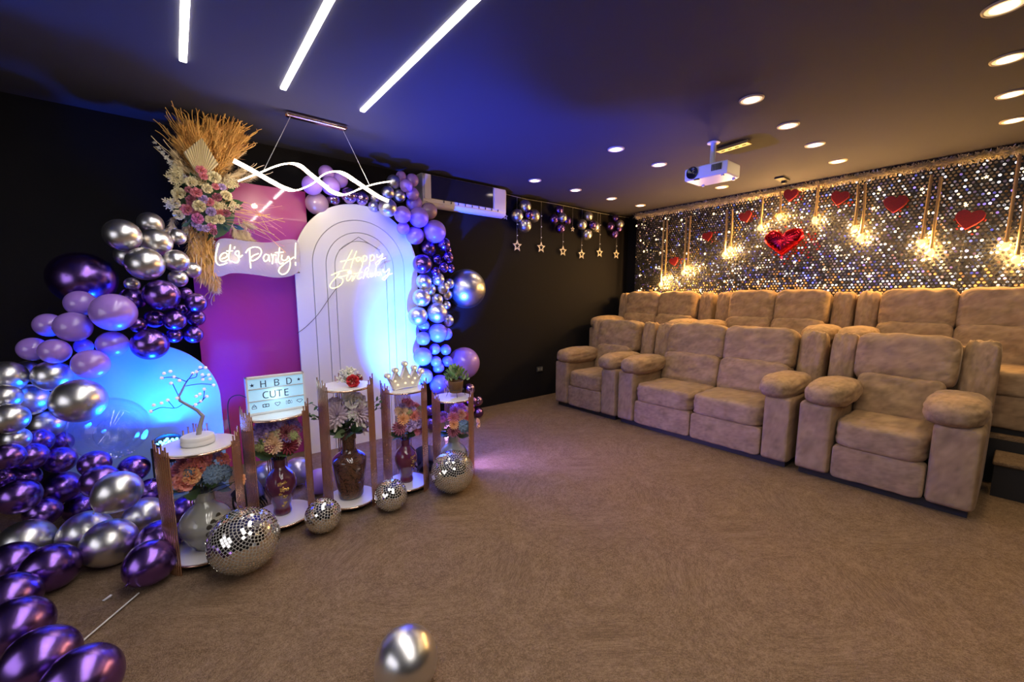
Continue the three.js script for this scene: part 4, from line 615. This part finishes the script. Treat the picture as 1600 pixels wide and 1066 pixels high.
// ---------------------------------------------------------------- mirror balls
const tileG = (() => { const g = new THREE.BoxGeometry(1, 1, 0.18); return g; })();
function discoBall(label, x, z, R, pole) {
  const t = thing('disco_ball', label, 'disco ball', [x, R, z], 0, 'mirror balls on the carpet');
  const tilt = new THREE.Quaternion().setFromUnitVectors(UPY, V(...pole).normalize());
  part('core', new THREE.SphereGeometry(R * 0.985, 40, 28), mat(C(0.6, 0.58, 0.52), 0.4), t);
  const s = 0.0155, rows = Math.round(Math.PI * R / s), ms = [], o = new THREE.Object3D();
  for (let i = 0; i <= rows; i++) { const th = i / rows * Math.PI, n = Math.max(1, Math.floor(2 * Math.PI * R * Math.sin(th) / s)); for (let k = 0; k < n; k++) { const a = (k + (i % 2) * 0.3) / n * 6.28318; const d = V(Math.sin(th) * Math.cos(a), Math.cos(th), Math.sin(th) * Math.sin(a)); o.position.copy(d).multiplyScalar(R * 0.992); o.up.set(0, 1, 0); o.lookAt(d.clone().multiplyScalar(3)); o.rotateX(rr(-0.05, 0.05)); o.rotateY(rr(-0.05, 0.05)); const wTile = Math.min(s, 2 * Math.PI * R * Math.sin(th) / n || s) * 0.8; o.scale.set(wTile, s * 0.8, s * 0.25); o.updateMatrix(); ms.push(new THREE.Matrix4().makeRotationFromQuaternion(tilt).multiply(o.matrix)); } }
  const im = new THREE.InstancedMesh(tileG, mat(C(0.86, 0.85, 0.8), 0.05, { metalness: 1 }), ms.length); ms.forEach((m, i) => im.setMatrixAt(i, m)); im.name = 'mirror_tile'; im.userData.kind = 'stuff'; t.add(im);
  const cap = part('cap', cyl(R * 0.09, R * 0.09, R * 0.05, 16, 0, R * 1.0, 0), M.steel, t); cap.quaternion.copy(tilt); cap.position.set(0, 0, 0);
}
discoBall('largest mirror disco ball, leaning before the grey vase', 0.177, -2.4, 0.164, [0.25, 0.6, 0.55]);
discoBall('small mirror disco ball before the purple vase stand', 0.585, -2.52, 0.102, [0.15, 0.7, 0.6]);
discoBall('small mirror disco ball between the tallest stand and crown stand', 1.005, -2.51, 0.104, [-0.05, 0.7, 0.6]);
discoBall('mirror disco ball farthest right, before the potted plant stand', 1.455, -2.48, 0.153, [-0.1, 0.72, 0.6]);

// ---------------------------------------------------------------- stage lights
function parCan(label, x, y, z, dir, stand, r = 0.085, bead = 0) {
  const t = thing('stage_light', label, 'stage light', [x, y, z], 0), d = V(...dir).normalize(), q = new THREE.Quaternion().setFromUnitVectors(UPY, d);
  const b = part('housing', lathe([[0, -0.1], [r * 0.75, -0.1], [r * 0.82, -0.085], [r, -0.03], [r, 0.035], [r * 0.93, 0.035], [r * 0.9, 0.0], [0, 0.0]], 36), M.black, t); b.quaternion.copy(q);
  for (let k = 0; k < 9; k++) { const f = part('cooling_fin', box(0.004, 0.05, r * 1.2, (k - 4) * r * 0.17, -0.112, 0), M.black, t); f.quaternion.copy(q); }
  const lens = glow(C(0.12, 0.6, 1), 5, 0.3), lg = new THREE.SphereGeometry(r * 0.12, 10, 8);
  for (let i = 0; i < 19; i++) { const a = i * 2.399, rad = r * 0.185 * Math.sqrt(i); const o = part('led_lens', lg, lens, t); o.position.copy(V(Math.cos(a) * rad, 0.012, Math.sin(a) * rad).applyQuaternion(q)); }
  const side = V(0, 1, 0).cross(d).normalize(), yk = []; const P = (u, v) => side.clone().multiplyScalar(u).add(V(0, v, 0));
  if (stand) part('yoke', merge([tube([P(-r - 0.012, 0), P(-r - 0.012, -0.06), P(-r * 0.8, -y + 0.008), P(0, -y + 0.006), P(r * 0.8, -y + 0.008), P(r + 0.012, -0.06), P(r + 0.012, 0)], 0.006, 40, 6)]), M.black, t);
  return t;
}
parCan('black stage light with lit blue LEDs behind the blossom tree stand', -0.105, 0.46, -3.37, [0.08, 1, 0.28], true, 0.075);
parCan('black ribbed stage light on the floor between the two left stands', 0.27, 0.12, -3.13, [-0.35, 0.75, -0.6], true);
parCan('round black stage light on the floor behind the crown stand', 1.5, 0.12, -2.98, [0.32, 0.72, -0.72], true);
function spot(pos, to, I, angle, pen, rad = 3, col = BLUE) { const l = new THREE.SpotLight(col, I, 0, angle, pen); l.position.set(...pos); l.target.position.set(...to); l.castShadow = true; l.shadow.radius = rad; scene.add(l, l.target); }
spot([-0.10, 0.50, -3.355], [-0.08, 1.6, -3.5], 12, 1.5, 0.6, 3, C(0.002, 0.1, 1));
spot([0.25, 0.17, -3.17], [0.15, 1.05, -4.0], 11, 0.5, 1);
spot([1.512, 0.16, -3.02], [1.86, 0.98, -3.9], 260, 0.48, 1, 2, C(0.012, 0.08, 1));
spot([1.512, 0.16, -3.02], [2.5, 2.69, -2.75], 62, 0.78, 1);
spot([1.56, 0.26, -2.98], [2.7, 0, -2.0], 9, 0.75, 0.8, 3, C(0.45, 0.28, 1));

// ---------------------------------------------------------------- balloons
const balloonG = (() => {
  const p = [[0, 1]]; for (let i = 1; i <= 34; i++) { const a = i / 36 * Math.PI, y = Math.cos(a); const r = Math.sin(a) * (1 - 0.05 * Math.max(0, -y)); p.push([r, y < 0 ? y * (1 + 0.09 * y * y) : y]); }
  p.push([0.035, -1.13], [0.03, -1.17], [0.055, -1.2], [0.06, -1.22], [0.02, -1.225]);
  return lathe(p.slice().reverse(), 48);
})();
const BM = { s: M.silver, p: M.purple, q: M.mauveChrome, l: M.lilac, m: M.dusty, v: M.pearl, b: M.violet };
const BC = { s: 'silver chrome', p: 'dark purple chrome', q: 'mauve chrome', l: 'lilac', m: 'dusty pink', v: 'pearl blue', b: 'violet' };
const CLUSTER = {
  silver_top: ['cluster beside the pampas plumes', 'balloons beside the pampas plumes'], purple_mid: ['cluster above the low blue panel', 'purple balloons above the low panel'], big_purple: ['', 'large balloons'], lilac: ['cluster at the left picture side', 'lilac balloons of the left garland'],
  silver_mid: ['cluster left of the clear balloon', 'silver balloons beside the clear balloon'], purple_low: ['pile at the left picture edge', 'purple balloons of the left pile'], purple_right: ['heap under the clear balloon', 'purple balloons under the clear balloon'],
  silver_floor: ['silver drift beside the blossom tree stand', 'silver balloons on the floor'], purple_floor: ['purple row along the carpet', 'purple balloons on the carpet'], behind_stands: ['', 'balloons behind the stands'], lone: ['', 'loose balloons'],
  top_lilac: ['bunch left over the tall arch', 'lilac balloons over the arch'], top_chrome: ['chrome run over the tall arch', 'chrome balloons over the arch'], side_lilac: ['bunch beside the air conditioner', 'lilac balloons beside the air conditioner'], side_purple: ['bunch right of the birthday sign', 'purple balloons of the right garland'],
  side_silver: ['silver run beside the tall arch', 'silver balloons of the right garland'], side_low: ['run beside the arch\'s bright spot', 'lilac balloons of the right garland'], big_side: ['', 'large balloons'], low_side: ['group behind the potted plant stand', 'small balloons near the potted plant'],
};
function balloon(type, x, y, z, R, label, group, tie) {
  const o = single('balloon', balloonG, BM[type], label, 'balloon', group);
  o.position.set(x, y, z); o.scale.setScalar(R);
  o.quaternion.setFromUnitVectors(V(0, -1, 0), (tie ?? V(rr(-0.5, 0.5) + x * 0.3, rr(-0.5, 0.4), -1)).normalize()); o.rotateY(rr(0, 6));
  return o;
}
const SPECIAL = {
  big_purple: ['very large dark purple chrome balloon against the dark wall, above the lilac cluster'], lone: ['single silver chrome balloon alone on the open carpet'],
  big_side: ['very large silver balloon standing out from the right garland', 'very large lilac balloon behind the potted plant'],
  behind_stands: ['pearl blue balloon on floor seen under the HBD stand, left one', 'pearl blue balloon on floor seen under the HBD stand, right one', 'lilac blue balloon on floor between HBD stand and tallest stand'],
};
for (const [key, list] of Object.entries(BALLOONS)) {
  if (key === 'bubble' || key.startsWith('wall_')) continue;
  const floor = key.endsWith('_floor'), order = list.map((_, i) => i).sort((a, b) => floor ? list[a][3] - list[b][3] : list[b][2] - list[a][2]);
  const rank = {}; order.forEach((i, k) => rank[i] = k);
  list.forEach(([type, x, y, z, R], i) => {
    const k = rank[i], last = order.length - 1;
    const label = SPECIAL[key]?.[i] ?? (floor ? `${BC[type]} balloon, ${k === last ? 'nearest the camera' : k === 0 ? 'farthest back' : ORD[k] + ' from back'} in the ${CLUSTER[key][0]}` : `${BC[type]} balloon, ${k === 0 ? 'topmost' : k === last ? 'lowest' : ORD[k] + ' from top'} of the ${CLUSTER[key][0]}`);
    balloon(type, x, y, z, R, label, CLUSTER[key][1], floor || key === 'lone' ? V(rr(-1, -0.4), rr(-0.5, -0.1), rr(-0.2, 0.7)) : null);
  });
}
const wallWhere = ['top', 'left', 'right', 'bottom', 'centre'], wallCount = ['nearest the air conditioner', 'second from the air conditioner', 'third from the air conditioner', 'nearest the sequin wall'];
for (let c = 1; c <= 4; c++) BALLOONS['wall_' + c].forEach(([type, x, y, z, R], i) => balloon(type, x, y, z, R, `${BC[type]} balloon, ${wallWhere[i]} of the hanging cluster ${wallCount[c - 1]}`, 'balloons of the hanging clusters', V(0, 0, -1)));
{ // clear bubble with a smaller clear balloon and confetti inside
  const [, x, y, z, R] = BALLOONS.bubble[0], t = thing('clear_balloon', 'large transparent bubble balloon before the low blue panel', 'balloon', [x, y, z]);
  part('outer_skin', new THREE.SphereGeometry(R, 48, 32), M.clear, t); const inner = part('inner_balloon', new THREE.SphereGeometry(R * 0.6, 40, 28), M.clear, t); inner.position.set(0.03, -0.03, 0);
  const dots = new THREE.InstancedMesh(new THREE.CircleGeometry(0.004, 8), mat(C(0.85, 0.85, 0.9), 0.3, { metalness: 0.8, side: THREE.DoubleSide }), 90), o = new THREE.Object3D();
  for (let i = 0; i < 90; i++) { const a = rr(0, 6.28), b = rr(0, 0.6); o.position.set(Math.sin(b) * Math.cos(a), -Math.cos(b), Math.sin(b) * Math.sin(a)).multiplyScalar(R * 0.975); o.rotation.set(rr(0, 6), rr(0, 6), 0); o.updateMatrix(); dots.setMatrixAt(i, o.matrix); }
  dots.name = 'confetti'; dots.userData.kind = 'stuff'; t.add(dots);
}
{
  const a = V(-0.245, 0.012, -2.5), b = V(-0.46, 0.012, -2.2);
  single('balloon_stick', merge([tube([a, b], 0.0035, 6, 8)]), M.white, 'thin white balloon stick lying on the carpet between purple balloons', 'stick');
  const p = single('paper_scrap', merge([box(0.03, 0.002, 0.014, 0, 0.004, 0), box(0.028, 0.002, 0.012, 0.004, 0.009, 0.004).rotateZ(0.2)]), M.white, 'tiny crumpled white paper scrap on the carpet under the silver balloon', 'paper'); p.position.set(-0.36, 0, -2.56); p.rotation.y = 0.6;
}

// ---------------------------------------------------------------- pampas and rose arrangement
function plume(path, width, n, m, parent, name, curl = 0) {               // a feathered grass plume: a stem and many fine bent hairs
  const c = curve(path), pos = [], nor = [], len = c.getLength();
  for (let i = 0; i < n; i++) {
    const u = 0.12 + 0.88 * Math.pow(rnd(), 0.8), p = c.getPoint(u), d = c.getTangent(u), a = rr(0, 6.283), s = V(Math.cos(a), rr(-0.3, 0.3), Math.sin(a)); s.addScaledVector(d, -s.dot(d)).normalize();
    const w = width * (0.35 + 0.9 * Math.sin(Math.PI * Math.min(1, u * 0.8 + 0.1))), L = w * rr(0.5, 1.15), q1 = p.clone().addScaledVector(s, L * 0.6).addScaledVector(d, L * 0.3), q2 = q1.clone().addScaledVector(s, L * rr(0.0, 0.5)).addScaledVector(d, L * rr(0.2, 0.9)).add(V(rr(-0.018, 0.018), rr(-0.02, 0.012), rr(-0.012, 0.012)));
    const side = s.clone().cross(d).normalize().multiplyScalar(0.0022);
    const v = [p.clone().sub(side), p.clone().add(side), q1.clone().addScaledVector(side, 1.3), q1.clone().addScaledVector(side, -1.3)];
    for (const k of [0, 1, 2, 0, 2, 3]) pos.push(v[k].x, v[k].y, v[k].z);
    for (const k of [v[3], v[2], q2]) pos.push(k.x, k.y, k.z);
  }
  const g = new THREE.BufferGeometry(); g.setAttribute('position', new THREE.Float32BufferAttribute(pos, 3)); g.computeVertexNormals();
  const curls = [];
  for (let i = 0; i < curl; i++) { const u = rr(0.45, 1), p = c.getPoint(u), d = c.getTangent(u), a = rr(0, 6.283), s = V(Math.cos(a), 0.1, Math.sin(a)).multiplyScalar(rr(0.03, 0.07)), q = p.clone().add(s).addScaledVector(d, 0.05); curls.push(tube([p, q, q.clone().addScaledVector(d, 0.05).addScaledVector(s, 0.35), q.clone().addScaledVector(d, 0.07).addScaledVector(s, rr(-0.1, 1))], 0.0024, 8, 4)); }
  return part(name, merge([g, tube(path, 0.003, 14, 5), ...curls]), m, parent);
}
{
  const t = thing('pampas_arrangement', 'hanging arrangement of golden pampas plumes, palm fan and cream and pink roses', 'flowers', [0.25, 2.05, -3.87]);
  PLUME_TIPS.forEach(([tx, ty, k], i) => { const x = tx * 0.94, y = 0.12 + (ty - 0.12) * 0.9; const base = V(x * 0.12, 0.12, -0.02 + 0.02 * (i % 3)); plume([base, V(x * 0.45, 0.12 + (y - 0.12) * 0.5, 0.02 * (i % 4)), V(x * 0.85, y * 0.9, 0.03 + 0.01 * (i % 3)), V(x, y, 0.05)], k === 'o' ? 0.05 : 0.036, k === 'o' ? 900 : 500, k === 'o' ? M.pampas : M.pampasPale, t, 'pampas_plume', k === 'o' ? 12 : 3); });
  DROOP_TIPS.forEach(([x, y, k], i) => { plume([V(x * 0.75, -0.06, 0.03), V(x * 0.8, -0.08 + (y + 0.08) * 0.45, 0.02), V(x * 0.85, y * 0.85, 0.01), V(x, y, 0.0)], k === 'o' ? 0.05 : 0.03, k === 'o' ? 900 : 420, k === 'o' ? M.pampas : M.pampasPale, t, 'drooping_plume', 4); });
  { const pos = [], B = V(-0.035, 0.17, 0.1), edge = [V(-0.118, 0.33, 0.12), V(-0.008, 0.447, 0.13), V(0.075, 0.29, 0.12)], n = 16, E = (u) => u < 0.5 ? edge[0].clone().lerp(edge[1], u * 2) : edge[1].clone().lerp(edge[2], u * 2 - 1);
    for (let i = 0; i < n; i++) { const L = E(i / n), R = E((i + 1) / n), Mi = E((i + 0.5) / n); Mi.z += 0.01; Mi.lerp(B, -0.02); for (const v of [B, L, Mi, B, Mi, R]) pos.push(v.x, v.y, v.z); }
    const g = new THREE.BufferGeometry(); g.setAttribute('position', new THREE.Float32BufferAttribute(pos, 3)); g.computeVertexNormals(); part('palm_fan', g, M.palm, t); }
  const rc = { c: 'cream', k: 'pink', d: 'dusk', h: 'hot', v: 'lilac' };
  ROSES.forEach(([x, y, k, s], i) => flower(t, 'rose', FL[rc[k]], x, y, 0.1 + 0.04 * Math.cos(x * 12) + 0.012 * (i % 3), s, V(x * 1.6 + rr(-0.3, 0.3), y * 1.4 + rr(-0.2, 0.3), 0.8)));
  SPRIGS.forEach(([x, y]) => flower(t, 'sprig', FL.cream, x, y, 0.09, 0.05, V(x * 2, y, 0.7)));
  for (let i = 0; i < 9; i++) { const f = i / 8; flower(t, 'sprig', FL.white, -0.12 - f * 0.145, 0.16 + f * 0.22, 0.06, 0.036 - f * 0.02, V(-0.4, 0.5, 1)); }
  for (let i = 0; i < 34; i++) { const a = rr(0, 6.28), r = Math.sqrt(rnd()); leafAt(t, M.leafDark, Math.cos(a) * 0.17 * r, 0.0 + Math.sin(a) * 0.2 * r, 0.06, rr(0.05, 0.08), V(Math.cos(a), Math.sin(a), 0.5)); }
  for (let i = 0; i < 16; i++) { const y0 = rr(-0.12, 0.1); part('dry_twig', tube([V(0.1, y0, 0.06), V(0.26, y0 - 0.03 + rr(-0.05, 0.05), 0.08), V(rr(0.34, 0.5), y0 - rr(0.0, 0.2), 0.08)], 0.0018, 12, 5), i % 2 ? M.pampas : FL.pink, t); }
  part('backing', new THREE.CylinderGeometry(0.2, 0.2, 0.03, 24).rotateX(Math.PI / 2).scale(0.8, 1.1, 1).translate(0, 0, 0.02), M.leafDark, t);
}

scene.traverse((o) => { if (o.isInstancedMesh) o.castShadow = o.receiveShadow = true; });
renderer.render(scene, camera);
